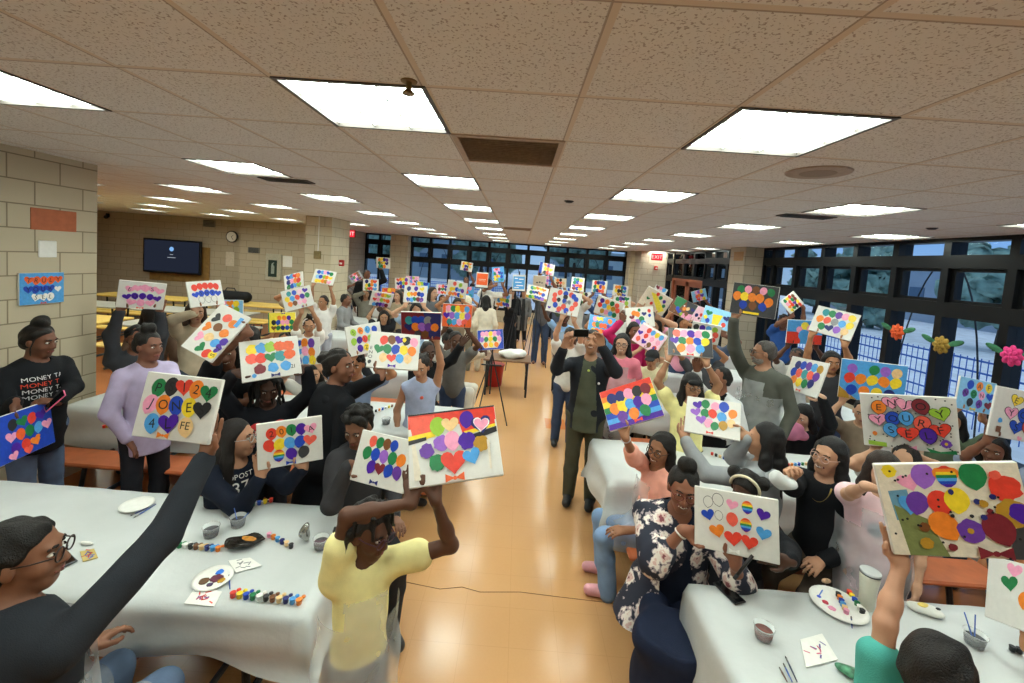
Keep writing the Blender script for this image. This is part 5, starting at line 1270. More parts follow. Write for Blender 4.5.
def film():
    if 'film' in _M: return _M['film']
    m = bpy.data.materials.new('thin plastic apron film'); m.use_nodes = True; t = m.node_tree; t.nodes.clear()
    o = t.nodes.new('ShaderNodeTexCoord'); n = t.nodes.new('ShaderNodeTexNoise'); n.inputs['Scale'].default_value = 7; n.inputs['Detail'].default_value = 2; t.links.new(o.outputs['Object'], n.inputs['Vector'])
    tr = t.nodes.new('ShaderNodeBsdfTransparent'); df = t.nodes.new('ShaderNodeBsdfDiffuse'); df.inputs[0].default_value = (.80, .82, .84, 1); tl = t.nodes.new('ShaderNodeBsdfTranslucent'); tl.inputs[0].default_value = (.80, .82, .84, 1)
    m1 = t.nodes.new('ShaderNodeMixShader'); m1.inputs[0].default_value = .35; t.links.new(df.outputs[0], m1.inputs[1]); t.links.new(tl.outputs[0], m1.inputs[2])
    r = t.nodes.new('ShaderNodeMapRange'); r.inputs[1].default_value = .3; r.inputs[2].default_value = .7; r.inputs[3].default_value = .24; r.inputs[4].default_value = .42; t.links.new(n.outputs['Fac'], r.inputs[0])
    m2 = t.nodes.new('ShaderNodeMixShader'); t.links.new(r.outputs[0], m2.inputs[0]); t.links.new(tr.outputs[0], m2.inputs[1]); t.links.new(m1.outputs[0], m2.inputs[2])
    q = t.nodes.new('ShaderNodeOutputMaterial'); t.links.new(m2.outputs[0], q.inputs[0])
    _M['film'] = m; return m
DKS, MDS, LTS, TNS = '5a3a2b', '7d5340', 'c99a7c', 'a97654'
FG, MG, FR = .0065, .009, .015
# ---------------------------------------------------------------- left side, near to far
person('jacket', 'woman with glasses in dark navy jacket reaching up at lower left corner', (24, 556, 1.34), yaw=118, face=(64, 0, 0), s=1.05, lean=(.12, -.1), legs='sit', vox=FG, wd=1.3, belly=1.3,
       L=('lap',), R=('g', ('jones', .93, 1.0, 'u'), (.3, -.3, -1)), skin='8a5f49', hair='cap+backbun', hc='15110f', top=('2b2e34', 'long'), bot=('5b6c86', 'pants'), ex=('glasses:2a1712', 'apron', 'jacket', 'collar:2b2e34'))
person('yellow', 'girl in yellow polo shirt holding painting over her head beside aisle', (370, 530, 1.50), yaw=12, face=(46, 12, 0), arm=1.22, s=.74, hs=.80, legs='stand', vox=.006, wd=.78,
       R=('g', ('ygirl', .02, 1.0), (-.6, -.3, 1)), L=('g', ('ygirl', .26, 1.0), (1, .2, -.35)), skin=DKS, hair='cap+twists', hc='15100d', top=('efe3a0', 'short'), bot=('77777c', 'skirt'), ex=('glasses:4a2340', 'collar:f2e8ae', 'apron'), hem=.06)
person('floralw', 'smiling woman in floral cardigan and navy dress at right table end', (683, 489, 2.42), yaw=10, face=(8, 6, 4), s=1.0, legs='sit', vox=FG, wd=1.08, belly=1.15, lean=(.1, 0),
       R=('g', ('floral', 0, .82), (-.6, -.1, -1)), L=('g', ('floral', .5, 1.0), (.5, .1, -1)), skin='8a5a45', hair='cap+topbun', hc='17120f', top=('1f2536', 'half'), bot=('20273c', 'dress'), ex=('glasses:6e2a1e', 'smile', 'necklace', 'bracelet:d8d4cc:R', 'cardigan'), hem=.12, neckline=.05)
person('aero', 'woman with long dark hair and glasses in navy lettered hoodie', (238, 438, 2.62), yaw=22, face=(62, -4, 0), s=.97, vox=.0075, lean=(.05, 0),
       R=('g', ('boyc', .03, 1.0, 'u'), (-.3, 0, -1)), L=('g', ('boyc', .68, 1.0), (.6, -.2, -1)), skin='bb8a6e', hair='cap+long', hc='1d1614', top=('1d2230', 'long'), bot=('23252c', 'pants'), ex=('glasses:b8ada8', 'text:AEROPOSTALE:.032:.035:e8e6e2:.0', 'text:87:.075:.105:e8e6e2:.0', 'hood:1d2230'))
person('curlboy', 'boy with curly black hair in charcoal hoodie holding painting edge', (358, 427, 2.62), yaw=20, face=(-25, 22, 0), s=.95, vox=.0075,
       R=('g', ('curl', 0, .75), (-.5, 0, -1)), L=('lap',), skin='7c5541', hair='cap+curls', hc='14110f', top=('38373a', 'long'), bot=('2b2c30', 'pants'), ex=('hood:38373a',))
person('puffer', 'tall woman in black puffer jacket supporting painting on her palm', (340, 366, 3.0), yaw=112, face=(58, -2, 0), s=None, legs='stand', vox=.0085, wd=1.25, belly=1.3, lean=(.12, 0),
       R=('lap',), L=('g', ('one', .3, 1.0), (.1, -.1, -1)), skin='7e5440', hair='cap+backbun', hc='18120f', top=('17181c', 'long', 'nylon'), bot=('17181c', 'pants'), ex=('jacket', 'hood:17181c'), hem=.3)
person('redjacket', 'boy in black jacket with red print raising sponge painted canvas', (268, 388, 2.98), yaw=8, face=(5, 14, 0), s=.9, vox=.0085, wd=1.1,
       R=('g', ('boyw', .03, .72, 'r'), (-1, 0, -.2)), L=('g', ('boyw', .97, .85, 'l'), (1, 0, -.2)), skin='4a3026', hair='cap+braids', hc='120e0c', top=('1b1c22', 'long'), bot=('22242a', 'pants'), ex=('jacket', 'mark:c0262a:.12:-.08:1.5', 'mark:c0262a:.12:.08:1.5', 'hood:1b1c22'))
person('tiltkid', 'smiling child in black tee behind the steeply tilted painting', (226, 352, 3.0), yaw=10, face=(-5, 8, -10), s=.85, vox=.009,
       R=('g', ('tilt', .75, 1.0), (-1, 0, -.3)), L=('pt', (216, 405, 2.8), (-.2, -.4, 1), None, (1, 0, -1)), skin=MDS, hair='cap+bob', hc='17120f', top=('191a1e', 'short'), bot=('3b4a66', 'pants'), ex=('smile',))
person('lilac', 'girl in lilac hoodie with hair bun standing by left tables', (149, 346, 3.32), yaw=25, face=(38, 4, 0), s=None, legs='stand', vox=.0085, wd=1.0,
       R=('pt', (128, 440, 3.15)), L=('pt', (176, 405, 3.0), (.5, -.6, .2)), skin='7b5140', hair='cap+topbun', hc='17120f', top=('b3a6c4', 'long'), bot=('24252b', 'pants'), ex=('hood:b3a6c4',), hem=.2)
person('blacktee', 'woman in black printed sweatshirt and jeans standing against block wall', (40, 341, 3.1), yaw=38, face=(48, 10, 0), s=None, legs='stand', vox=.0085, wd=1.2, belly=1.2,
       R=('g', ('blue1', .5, 0, 'd'), (-.6, .3, -1)), L=('pt', (58, 402, 2.95), (-.5, -.5, .2), None, (.9, .3, -.6), .7), skin='6b4534', hair='cap+topbun+strand', hc='16110e', top=('18191d', 'long'), bot=('5c6b86', 'wide'), ex=('text:MONEY TASTE:.031:.08:cfd0d2', 'text:MONEY TASTE:.032:.125:d8442f', 'text:MONEY TASTE:.031:.17:cfd0d2', 'text:MONEY TASTE:.031:.215:b9bbbe'), hem=.16)
person('pinkhold', 'person in dark grey sleeves holding pink and purple painting overhead', (136, 338, 4.2), yaw=5, face=(10, 10, 0), s=1., vox=.010,
       R=('g', ('pink', .1, 1.0), (-1, 0, -.4)), L=('g', ('pink', .95, .95, 'u'), (1, 0, -.4)), skin=MDS, hair='cap', hc='15110f', top=('3a3b40', 'long'), bot=('1e1f24', 'pants'))
person('leopard', 'person in speckled brown leopard top seated near yellow benches', (152, 314, 5.0), yaw=175, face=(175, 0, 0), s=1., vox=.011, skin=MDS, hair='cap+vlong', hc='1a1310', top=('6e584a', 'long', 'leopard'), bot=('26262a', 'pants'))
person('beigehair', 'woman with long brown hair in beige top under red blue painting', (196, 312, 4.75), yaw=15, face=(10, 8, 0), s=1., vox=.010, R=('g', ('redblue', .15, 1.0), (-1, 0, -.4)), L=('g', ('redblue', .9, 1.0), (1, 0, -.4)), skin='a77c62', hair='cap+vlong', hc='3a281f', top=('b5a58d', 'long'), bot=('47505f', 'pants'))
person('darkgirl', 'woman with long dark hair leaning behind the steeply tilted painting', (248, 338, 4.4), yaw=-30, face=(-50, 15, 0), s=.98, vox=.010, skin=MDS, hair='cap+long', hc='17110e', top=('4a3a3c', 'long'), bot=('2a2b30', 'pants'))
person('facehands', 'boy in white and black jacket with hands on his face', (352, 368, 4.72), yaw=0, face=(-12, 12, 0), s=.85, vox=.009, R=('pt', at(347, 366, 4.60), (.3, .3, 1), (0, -1, 0), (-1, 0, -.6)), L=('pt', at(361, 362, 4.60), (-.4, .3, 1), (0, -1, 0), (1, -.3, -.8)), skin='a5785f', hair='cap+short', hc='1b1512', top=('26272b', 'long'), bot=('2c2d33', 'pants'), ex=('open:d9d8d4:.08', 'bracelet:1b1b1b:L'))
person('lav', 'girl in lavender sleeveless top raising dark painting on one arm', (421, 367, 3.98), yaw=6, face=(-14, 14, 0), s=.88, vox=.008, R=('lap',), L=('g', ('dark', .9, 1.0), (1, 0, -.2)), skin='b98a6d', hair='cap+backbun', hc='1d1612', top=('a7b2cf', 'none'), bot=('7690b4', 'wide'), kneeyaw=70, ex=('mark:e06a5a:.13:0:.55',))
person('blackarm', 'person in black long sleeve stretching open hand up and right', (428, 352, 4.9), yaw=35, face=(20, 5, 0), s=.98, vox=.010, R=('lap',), L=('pt', (461, 345, 4.78), (.55, 0, .8), (.3, 1, 0), (.6, 0, -.8), .05), skin='4c3226', hair='cap+short', hc='130f0d', top=('17181b', 'long'), bot=('23242a', 'pants'))
person('beigegirl', 'girl in beige hoodie with top bun and pale trousers at aisle', (449, 341, 5.95), yaw=60, face=(35, 8, 0), s=.98, vox=.009, R=('g', ('bluefl', .02, .95, 'u'), (0, -.3, -1)), L=('g', ('bluefl', .25, 1.0), (0, -.3, -1)), skin='5a3a2c', hair='cap+topbun', hc='15110e', top=('ddd2bf', 'long'), bot=('e4e0d6', 'pants'), kneeyaw=75, ex=('hood:ddd2bf',))
person('kidhands', 'child with long black hair lifting white painting with both hands', (384, 317, 7.0), yaw=0, face=(0, 14, 0), s=.8, vox=.010, R=('g', ('a', .3, 1.0), (-1, 0, -.4)), L=('g', ('a', .75, 1.0), (1, 0, -.4)), skin='b08566', hair='cap+long', hc='15110f', top=('25252a', 'short'), bot=('2d2d33', 'pants'))
person('whitechild', 'child in white shirt standing with painting stretched high overhead', (323, 302, 7.35), yaw=-10, face=(-40, 6, 0), s=.85, legs='stand', vox=.010, R=('g', ('high', .1, 1.0), (-1, 0, .2)), L=('g', ('high', .92, 1.0), (1, 0, .2)), skin='a5785a', hair='cap+short', hc='1b1512', top=('e4e3e0', 'short'), bot=('aeb4c2', 'pants'))
person('toddler', 'small girl with top bun under two stacked paintings at left', (309, 326, 5.75), yaw=0, face=(2, 6, 0), s=.9, hs=.9, vox=.009, R=('g', ('sb', .5, 1.0), (-1, 0, -.2)), L=('g', ('sb', .85, 1.0), (1, 0, -.2)), skin='b58767', hair='cap+topbun', hc='17130f', top=('e7e3dd', 'short'), bot=('8d8d95', 'pants'), ex=('headband:f2f0ea',))
# ---------------------------------------------------------------- right side
person('headband', 'child with beige headband and dark braids behind balloon painting', (745, 490, 2.62), yaw=-15, face=(-12, 20, 6), s=.88, vox=.0075, R=('lap',), L=('g', ('floral', 1.0, .95), (1, 0, -.5)), skin='4f3327', hair='cap+puffs', hc='171210', top=('1b1c20', 'long'), bot=('232429', 'pants'), ex=('headband:e0d4b4',))
person('peach', 'girl with long black hair, peach top and jeans raising rainbow painting', (661, 449, 3.02), yaw=-58, face=(-30, 6, 6), s=.95, vox=.0075, R=('g', ('rain', .22, 1.0), (-.4, -.4, -1)), L=('lap',), skin='9a6c50', hair='cap+long', hc='151110', top=('f0ab98', 'half'), bot=('7f9bc0', 'wide'), shoes='e0a0a8', kneeyaw=-75, ex=('glasses:3a2a26', 'smile', 'apron', 'bracelet:c9ccd6:R'))
person('greyh', 'woman with very long black hair in grey hoodie seen in profile', (764, 440, 2.85), yaw=-112, face=(-86, -4, 0), s=.98, vox=.0075, R=('g', ('grey', 1.0, .8), (.2, .5, -1)), L=('g', ('grey', .02, .98, 'u'), (-.2, -.3, -1)), skin='b08164', hair='cap+vlong', hc='131011', top=('9c9fa2', 'long'), bot=('8e9196', 'pants'), kneeyaw=-150, ex=('hood:9c9fa2',))
person('smilew', 'smiling woman with glasses and long black hair in black sweater', (829, 456, 2.72), yaw=-20, face=(-28, 2, 6), s=.97, vox=.0075, R=('pt', (790, 480, 2.42), (-.3, -.3, .9), (0, 1, .1), (-.3, -.2, -1), .9), L=('lap',), skin='bd8d70', hair='cap+vlong', hc='141112', top=('191a1e', 'long'), bot=('4a4038', 'pants'), ex=('glasses:c9a596', 'smile', 'necklace'))
person('pinkgirl', 'girl in pale pink dress and plastic apron behind the muddy painting', (884, 472, 2.42), yaw=10, face=(15, 10, 0), s=.82, legs='stand', vox=.008, R=('pt', (866, 486, 2.1), (.7, -.6, .1), (0, .5, .8), (-1, -.2, -.6)), L=('lap',), skin='c79a7e', hair='cap+bob', hc='2a1d17', top=('ecc9cf', 'short'), bot=('d9c3cc', 'dress'), ex=('apron', 'mark:7f8694:.2:.02:1.3'), wd=1.1)
person('enjoyh', 'child with dark hair lifting the ENJOY YOUR SELF painting', (905, 462, 3.0), yaw=-10, face=(-20, 14, 0), s=.85, vox=.009, R=('g', ('enjoy', .12, 1.0), (-1, 0, .1)), L=('g', ('enjoy', .55, 1.0), (1, 0, .1)), skin='bd9174', hair='cap+short', hc='1d1713', top=('b9b4ac', 'short'), bot=('3a3f4a', 'pants'))
person('tealkid', 'child in teal tee seen from behind raising the muddy painting', (940, 672, 1.12), yaw=168, face=(172, -10, 0), s=.72, hs=.88, vox=.0065, L=('g', ('big', .06, 1.0), (-.6, -.4, -.6)), R=('lap',), skin='c08f73', hair='cap', hc='1c1817', top=('4fa79b', 'short'), bot=('3a4050', 'pants'))
person('phoneman', 'man in olive shirt and black jacket photographing with phone in aisle', (592, 342, 4.2), yaw=-4, face=(-6, -14, 0), s=None, legs='stand', vox=.0075, wd=1.1, belly=1.1, R=('pt', (563, 349, 3.86), (.25, .1, 1), (-.6, .6, 0), (-.7, -.2, -1), .5), L=('pt', (602, 347, 3.86), (-.25, .1, 1), (.6, .6, 0), (.7, -.2, -1), .5), skin='a87a5e', hair='cap+short', hc='161312', top=('23252b', 'long'), bot=('4b4a3c', 'pants'), shoes='26282a', ex=('open:4d5142:.10', 'jacket', 'smile', 'mark:c9d66a:.06:.0:.35', 'mark:dfe0e0:.17:-.10:.35'), hem=.14)
person('greyman', 'grey haired man with glasses and plastic apron holding painting overhead', (763, 353, 4.28), yaw=-28, face=(-72, 2, 0), s=1.04, legs='stand', vox=.0075, wd=1.15, belly=1.15, R=('g', ('R', .12, 1.0), (-.9, -.2, -.1)), L=('lap',), skin='a77a60', hair='cap+short', hc='45403d', top=('55564f', 'long'), bot=('3a3b3f', 'pants'), ex=('glasses:2a1c18', 'collar:e6e3dc', 'apron', 'beard:8a817a'), hem=.2)
person('beardman', 'smiling bearded man in black vest seated left of grey haired man', (720, 379, 4.35), yaw=-30, face=(-55, 4, 0), s=1., vox=.008, skin='8a5a44', hair='cap+short', hc='141110', top=('d8dadc', 'long'), bot=('26272b', 'pants'), ex=('smile', 'beard:17120f', 'open:17181b:.14'), R=('pt', (697, 372, 4.15), (-.2, 0, 1), (0, 1, 0)))
person('ponygirl', 'girl with glasses and long ponytail in pale yellow top', (692, 386, 3.92), yaw=8, face=(22, 4, 0), s=.93, vox=.0075, R=('g', ('P', .02, .95, 'u'), (-1, 0, .1)), L=('g', ('P', .86, 1.0), (1, 0, .1)), skin='a87a5c', hair='cap+bangs+sidepony+bob', hc='131010', top=('f0e6a0', 'short'), bot=('2b2c31', 'pants'), ex=('glasses:3a2a28', 'bracelet:efe9dc:R', 'bracelet:efe9dc:L'))
person('pinkwoman', 'woman with long straight black hair, glasses and pink top facing camera', (622, 344, 4.95), yaw=-2, face=(-4, 4, 0), s=.97, vox=.0085, skin='c3977c', hair='cap+vlong', hc='121011', top=('d97a8c', 'short'), bot=('4a3f4a', 'pants'), ex=('glasses:4a3a38', 'smile', 'apron'))
person('magenta', 'woman in magenta top behind the one with straight black hair', (634, 331, 5.6), yaw=10, face=(25, 6, 0), s=.95, vox=.010, R=('pt', (622, 322, 5.5), (-.1, 0, 1), (0, 1, 0)), L=('lap',), skin=MDS, hair='cap+bob', hc='17120f', top=('c92a68', 'long'), bot=('33343a', 'pants'))
person('capkid', 'child in cream top with dark cap under pink tinted painting', (652, 359, 5.1), yaw=-8, face=(-12, 14, 0), s=.82, vox=.009, R=('g', ('O', .42, 1.0), (-1, 0, -.1)), L=('g', ('O', .72, 1.0), (1, 0, -.2)), skin='b98c6e', hair='cap+short', hc='1d1815', top=('d8cfa8', 'short'), bot=('8a8577', 'pants'), ex=('cap:2a2a2c',))
person('vsleeve', 'person in black sleeves leaning on table with arm raised', (803, 416, 4.5), yaw=-10, face=(-25, 25, 0), s=1., vox=.0085, L=('g', ('V', .93, .93, 'l'), (.8, -.4, -.8)), R=('lap',), skin='c39a80', hair='cap+long', hc='141112', top=('1a1b1f', 'long'), bot=('25262b', 'pants'))
person('apronx', 'person in light blue tee and clear apron standing by the aisle', (565, 318, 7.75), yaw=5, face=(5, 10, 0), s=None, legs='stand', vox=.010, R=('g', ('v', .85, 1.0, 'u'), (-1, 0, -.3)), L=('lap',), skin=DKS, hair='cap+short', hc='15110f', top=('8fb4dd', 'short'), bot=('22252d', 'pants'), ex=('apron',))
person('longblack', 'person in long black outfit standing at the aisle far end', (512, 292, 10.6), yaw=-5, face=(-10, 8, 0), s=None, legs='stand', vox=.012, R=('g', ('o', .15, 1.0), (-1, 0, -.5)), L=('g', ('o', .9, 1.0), (1, 0, -.5)), skin='b08266', hair='cap+long', hc='1a1412', top=('1e1e22', 'long'), bot=('1e1e22', 'dress'))
person('coat', 'woman in long grey coat and black leggings at aisle far end', (524, 293, 12.6), yaw=5, face=(0, 0, 0), s=None, legs='stand', vox=.013, skin='a77a60', hair='cap+long', hc='1a1412', top=('6f6e6e', 'long'), bot=('1d1d20', 'pants'), hem=.5, ex=('open:2a2a2c:.07',))
person('whitecloth', 'person in white shirt with lanyard lifting pale blue painting', (489, 284, 10.45), yaw=160, face=(100, 0, 0), s=None, legs='stand', vox=.012, R=('g', ('n', .8, 1.0), (1, 0, -.4)), L=('g', ('n', .3, 1.0), (-1, 0, -.4)), skin='8a5f49', hair='cap+short', hc='17120f', top=('e8e6e0', 'short'), bot=('dedbd2', 'pants'))
person('backcurl', 'person with dark hair and cream top seated at the aisle table', (486, 301, 8.9), yaw=180, face=(180, 5, 0), s=.95, vox=.013, skin='a97a5e', hair='cap+bob', hc='15110f', top=('e2d8c4', 'long'), bot=('c9c0ae', 'pants'))
person('greyarm', 'woman in grey top with raised forearm at far left tables', (433, 293, 8.7), yaw=30, face=(40, 5, 0), s=1., vox=.012, R=('lap',), L=('pt', (446, 300, 8.5)), skin='c09377', hair='cap+bob', hc='241a16', top=('66676b', 'long'), bot=('3a3b40', 'pants'))
person('hijab', 'person in pale cream headscarf seated at far left tables', (467, 302, 8.9), yaw=170, face=(175, 5, 0), s=.95, vox=.013, skin='b98a6d', hair='cap+afro+bob', hc='ddd5bd', top=('d5ccb6', 'long'), bot=('8a8577', 'pants'))
person('whitehead', 'woman under the far column painting in black cardigan', (398, 296, 9.0), yaw=-20, face=(-30, 8, 0), s=1., vox=.012, skin='b98b70', hair='cap+vlong', hc='2a1d17', top=('9a8a72', 'long'), bot=('3a3b40', 'pants'))
person('farleftw', 'woman in dark top seated by left column', (366, 294, 10.35), yaw=0, face=(5, 10, 0), s=1., vox=.012, R=('g', ('b', .1, 1.0), (-1, 0, -.5)), L=('g', ('b', .9, 1.0), (1, 0, -.5)), skin='a5795e', hair='cap+bob', hc='2b1e18', top=('7c776c', 'long'), bot=('3a3b40', 'pants'))
person('farblack', 'person in black with one arm straight up by far left window', (367, 275, 10.9), yaw=0, face=(20, 5, 0), s=None, legs='stand', vox=.013, R=('lap',), L=('g', ('c', .3, 1.0), (1, 0, .1)), skin=MDS, hair='cap+short', hc='17120f', top=('1b1c20', 'long'), bot=('24252a', 'pants'))
person('greyseat', 'person in grey hoodie seated close to the left column', (346, 300, 8.9), yaw=60, face=(70, 10, 0), s=1., vox=.012, skin=MDS, hair='cap+short', hc='1a1512', top=('8a8a8c', 'long'), bot=('4a4a50', 'pants'))
# ---------------------------------------------------------------- holders mostly hidden behind their own painting
def holder(c, tcol, skin=MDS, hair='cap+bob', hc='17120f', yaw=0, drop=.25, back=.16, dx=0., hands=((.1, 1.0), (.9, 1.0)), sl='short', vox=None, word=None, one=None):
    t, r, u, n, w, h = CV[c]
    Hc = t+np.array([dx, 0, 0])-UP*(h/2*abs(u[2])+drop-.10)+nrm(np.array([-n[0], -n[1], 0]))*back
    Y = Hc[1]; legs = 'stand' if Hc[2] > 1.36 else 'sit'
    s = (Hc[2]+.12)/1.68 if legs == 'stand' else .92
    kw = dict(R=('g', (c, hands[0][0], hands[0][1], 'u'), (-1, 0, -.3)), L=('g', (c, hands[1][0], hands[1][1], 'u'), (1, 0, -.3)))
    if one == 'R': kw['L'] = ('lap',)
    if one == 'L': kw['R'] = ('lap',)
    lab = [x_ for x_ in PT if x_[0] == c][0][4]
    words = ('person in '+(word or 'plain top')+' holding up '+lab).split()[:16]
    return person('h_'+c, ' '.join(words), Hc, yaw=yaw, face=(yaw+rng.uniform(-15, 15), rng.uniform(5, 15), 0), s=s, legs=legs, vox=vox or (.010 if Y < 6.3 else .014), skin=skin, hair=hair, hc=hc, top=(tcol, sl), bot=(rng.choice(['2b2f3a', '3c4a66', '24252a', '4a4a50', '55617a']), 'pants'), **kw)
HOLD = [
 ('bbun', 'c9c5bd', LTS, 'cap+bob', 'cream', {}), ('grl', '7c8aa5', TNS, 'cap+curls', 'slate blue', {}), ('yg', 'd9d2c2', TNS, 'cap+short', 'cream', {}), ('smallblue', '3a3b45', MDS, 'cap+bob', 'dark grey', {}), ('sa', 'b9a98f', TNS, 'cap+short', 'tan', {}),
 ('orsq', '6d6a66', DKS, 'cap+short', 'grey', {'drop': .3}), ('f', '9db7d3', LTS, 'cap+long', 'light blue', {}), ('d', '8d8a88', MDS, 'cap+short', 'grey', {}), ('e', '5d4a40', LTS, 'cap+vlong', 'brown', {}), ('g', '74706a', TNS, 'cap+bob', 'grey', {}),
 ('h', 'b3a28c', LTS, 'cap+bob', 'tan', {}), ('i', '5f6f86', MDS, 'cap+short', 'blue', {}), ('j', '3d3d42', TNS, 'cap+long', 'charcoal', {'one': 'R'}), ('k', '8b7a66', TNS, 'cap+bob', 'brown', {}), ('l', '2f3034', MDS, 'cap+short', 'black', {'one': 'L', 'drop': .42}),
 ('p', '5a6a80', TNS, 'cap+bob', 'blue', {}), ('t', '5a5a60', MDS, 'cap+short', 'grey', {'drop': .45}), ('y', 'c9c6c0', LTS, 'cap+long', 'white', {}), ('u', '7a6a8a', MDS, 'cap+bob', 'purple', {}), ('w', '4a5a4a', TNS, 'cap+short', 'green', {}),
 ('x', 'd8d5cf', LTS, 'cap+short', 'white', {'drop': .42, 'dx': .12, 'hands': ((.55, 1.0), (.92, 1.0))}), ('z', '8a8d93', TNS, 'cap+short', 'grey', {}), ('A', '3b4f78', MDS, 'cap+long', 'navy', {'drop': .30}), ('B', 'a8a49c', LTS, 'cap+bob', 'grey', {}), ('C', '6f9bd0', TNS, 'cap+short', 'blue', {'one': 'R'}), ('D', 'd8d5ce', LTS, 'cap+bob', 'white', {}),
 ('E', '9a9ca3', MDS, 'cap+bob', 'grey', {}), ('F', '4c5563', TNS, 'cap+short', 'slate', {}), ('G', 'b8805a', LTS, 'cap+bob', 'orange brown', {}), ('H', 'c8b79c', LTS, 'cap+vlong', 'tan', {'drop': .34}), ('I', '6a6a70', MDS, 'cap+short', 'grey', {}),
 ('J', 'e39bb0', TNS, 'cap+bob', 'pink', {}), ('K', '3a3a40', MDS, 'cap+bob', 'black', {}), ('L', 'cfcdc8', LTS, 'cap+bob', 'white', {}), ('M', '5b6b86', MDS, 'cap+short', 'blue', {}), ('N', '4a4a4e', TNS, 'cap+bob', 'charcoal', {'drop': .3}),
 ('S', '2d4f8c', MDS, 'cap+short', 'blue', {'drop': .36}), ('T', '3a3a3e', TNS, 'cap+long', 'charcoal', {'drop': .42}), ('U', 'c3c0bb', DKS, 'cap+short', 'pale grey', {'drop': .30}), ('W', '8a7a68', LTS, 'cap+short', 'brown', {}), ('br', '5a6650', TNS, 'cap+bob', 'olive', {}), ('re', '8a93a8', MDS, 'cap+bob', 'blue grey', {}),
 ('lr', '5f5a55', TNS, 'cap+bob', 'brown', {'drop': -.10, 'back': .42, 'dx': .32, 'hands': ((.45, 1.0), (.95, 1.0))}),
]
for c, col, sk, hr, wrd, kw in HOLD: holder(c, col, sk, hr, word=wrd, **kw)
for n_ in NOTE: print('NOTE', n_)
# ================================================================ things on the tables and by the aisle
TZ = .752
def onT(px, py, z=TZ): return atz(px, py, z)
CLEAR = mat('clear cup plastic', 'e6e8e8', .15, .02, alpha=.32)
PAL = ['e2402f', 'f2d22e', '1c46b8', '1f7d48', 'f4f2ee', '26262a', '7a4a26', 'f0c88e', '22296e', '4f9fe0', 'f0852a', 'f3a0c0']
def strip(a, b_, n, label, rows=1, r=.0115, gap=.035, cols=None):
    A = onT(*a); B_ = onT(*b_); o = empty('paint_pot_strip', tuple((A+B_)/2)); c = (A+B_)/2; d = (B_-A)/max(n-1, 1); q = nrm(np.array([-d[1], d[0], 0]))
    for j in range(rows):
        for i in range(n):
            p = A+d*i+q*gap*j-c; col = (cols or PAL)[(i*1+j*0) % len(cols or PAL)]
            m = MB()
            if j == 0: m.lathe([(r*.85, 0), (r, .004), (r, .020), (r*1.1, .021), (r*1.1, .024), (r*.9, .0245), (0, .022)], p, 12); nm = 'paint_pot'
            else: m.lathe([(r*.7, .001), (r*.8, .003), (r*.75, .006), (0, .007)], p, 12); nm = 'pot_lid'
            m.build(nm, mat('pot paint '+col, col, .4, .05), o, True)
    MB().tube([A-c+UP*.019, B_-c+UP*.019], .003, 5).build('strip_bar', WHITEP, o)
    return tag(o, label, 'paint pots', 'paint pot strips')
strip((163, 546), (218, 551), 11, 'paint pot strip with lids behind the dark cup on nearest left table', 2)
strip((233, 597), (299, 604), 11, 'paint pot strip with lids near the front edge of left table', 2, .0125, .04)
strip((269, 537), (291, 548), 6, 'short slanting paint pot strip right of the foil bag', cols=['f3a0c0', 'f0852a', '4f9fe0', '22296e', 'f0c88e', '26262a'])
strip((253, 506), (271, 502), 4, 'four pot paint strip near the woman in navy hoodie', cols=['1f7d48', '1c46b8', 'f2d22e', 'e2402f'])
strip((712, 455), (732, 462), 6, 'paint pot strip before the woman in grey hoodie', cols=['e2402f', '26262a', 'f0c88e', '1c46b8', '22296e', 'f2d22e'])
strip((788, 466), (806, 465), 6, 'paint pot strip behind the smiling woman in black', cols=['e2402f', 'f0852a', '4f9fe0', '1c46b8', '1f7d48', 'f0c88e'])
strip((838, 597), (846, 614), 6, 'paint pot strip on the palette beside the cream tumbler', cols=['26262a', 'f0852a', '1c46b8', '4f9fe0', 'f0c88e', 'f3a0c0'])
strip((849, 595), (862, 614), 6, 'paint pot strip nearest to the cream tumbler', cols=['e2402f', 'f2d22e', '1c46b8', '1f7d48', 'f4f2ee', '26262a'])
strip((104, 428), (128, 424), 8, 'paint pot strip beside the girl in lilac hoodie')
strip((376, 412), (392, 407), 6, 'paint pot strip behind the grey cup on second left table', cols=['26262a', 'f0852a', '1c46b8', 'f4f2ee', 'f2d22e', '7a4a26'])
def cup(px, py, col, label, r=.042, h=.06, brushes=()):
    p = onT(px, py); o = empty('water_cup', tuple(p))
    MB().lathe([(r*.8, .001), (r, h), (r*1.06, h), (r*1.06, h-.004), (r*.98, h-.004), (r*.78, .004), (0, .004)], (0, 0, 0), 24).build('cup', CLEAR, o, True)
    MB().lathe([(0, .006), (r*.79, .006), (r*.92, h*.62), (0, h*.62)], (0, 0, 0), 24).build('water', mat('dirty water '+col, col, .08, .1), o, True)
    for a, l in brushes: MB().tube([(0, 0, .01), (math.cos(a)*.05, math.sin(a)*.05, .07+l)], .0028, 6).build('brush', mat('blue brush handle', '3a5aa8', .4), o)
    return tag(o, label, 'cup')
cup(211, 536, '4b4650', 'clear cup of dark grey water left of the other on left table')
cup(238, 526, '3f3d4a', 'clear cup of blue grey water with brush behind the foil bag', brushes=((2.6, .02), (.5, .0)))
cup(321, 548, '5b4650', 'clear cup of purple water beside the girl in yellow')
cup(763, 638, '7c4a44', 'clear cup of reddish brown water on the right table')
cup(974, 645, '3f3f45', 'clear cup of grey water with two brushes at lower right', brushes=((1.8, .05), (.9, .05)))
cup(386, 424, '55565a', 'clear cup of grey water on the second left table')
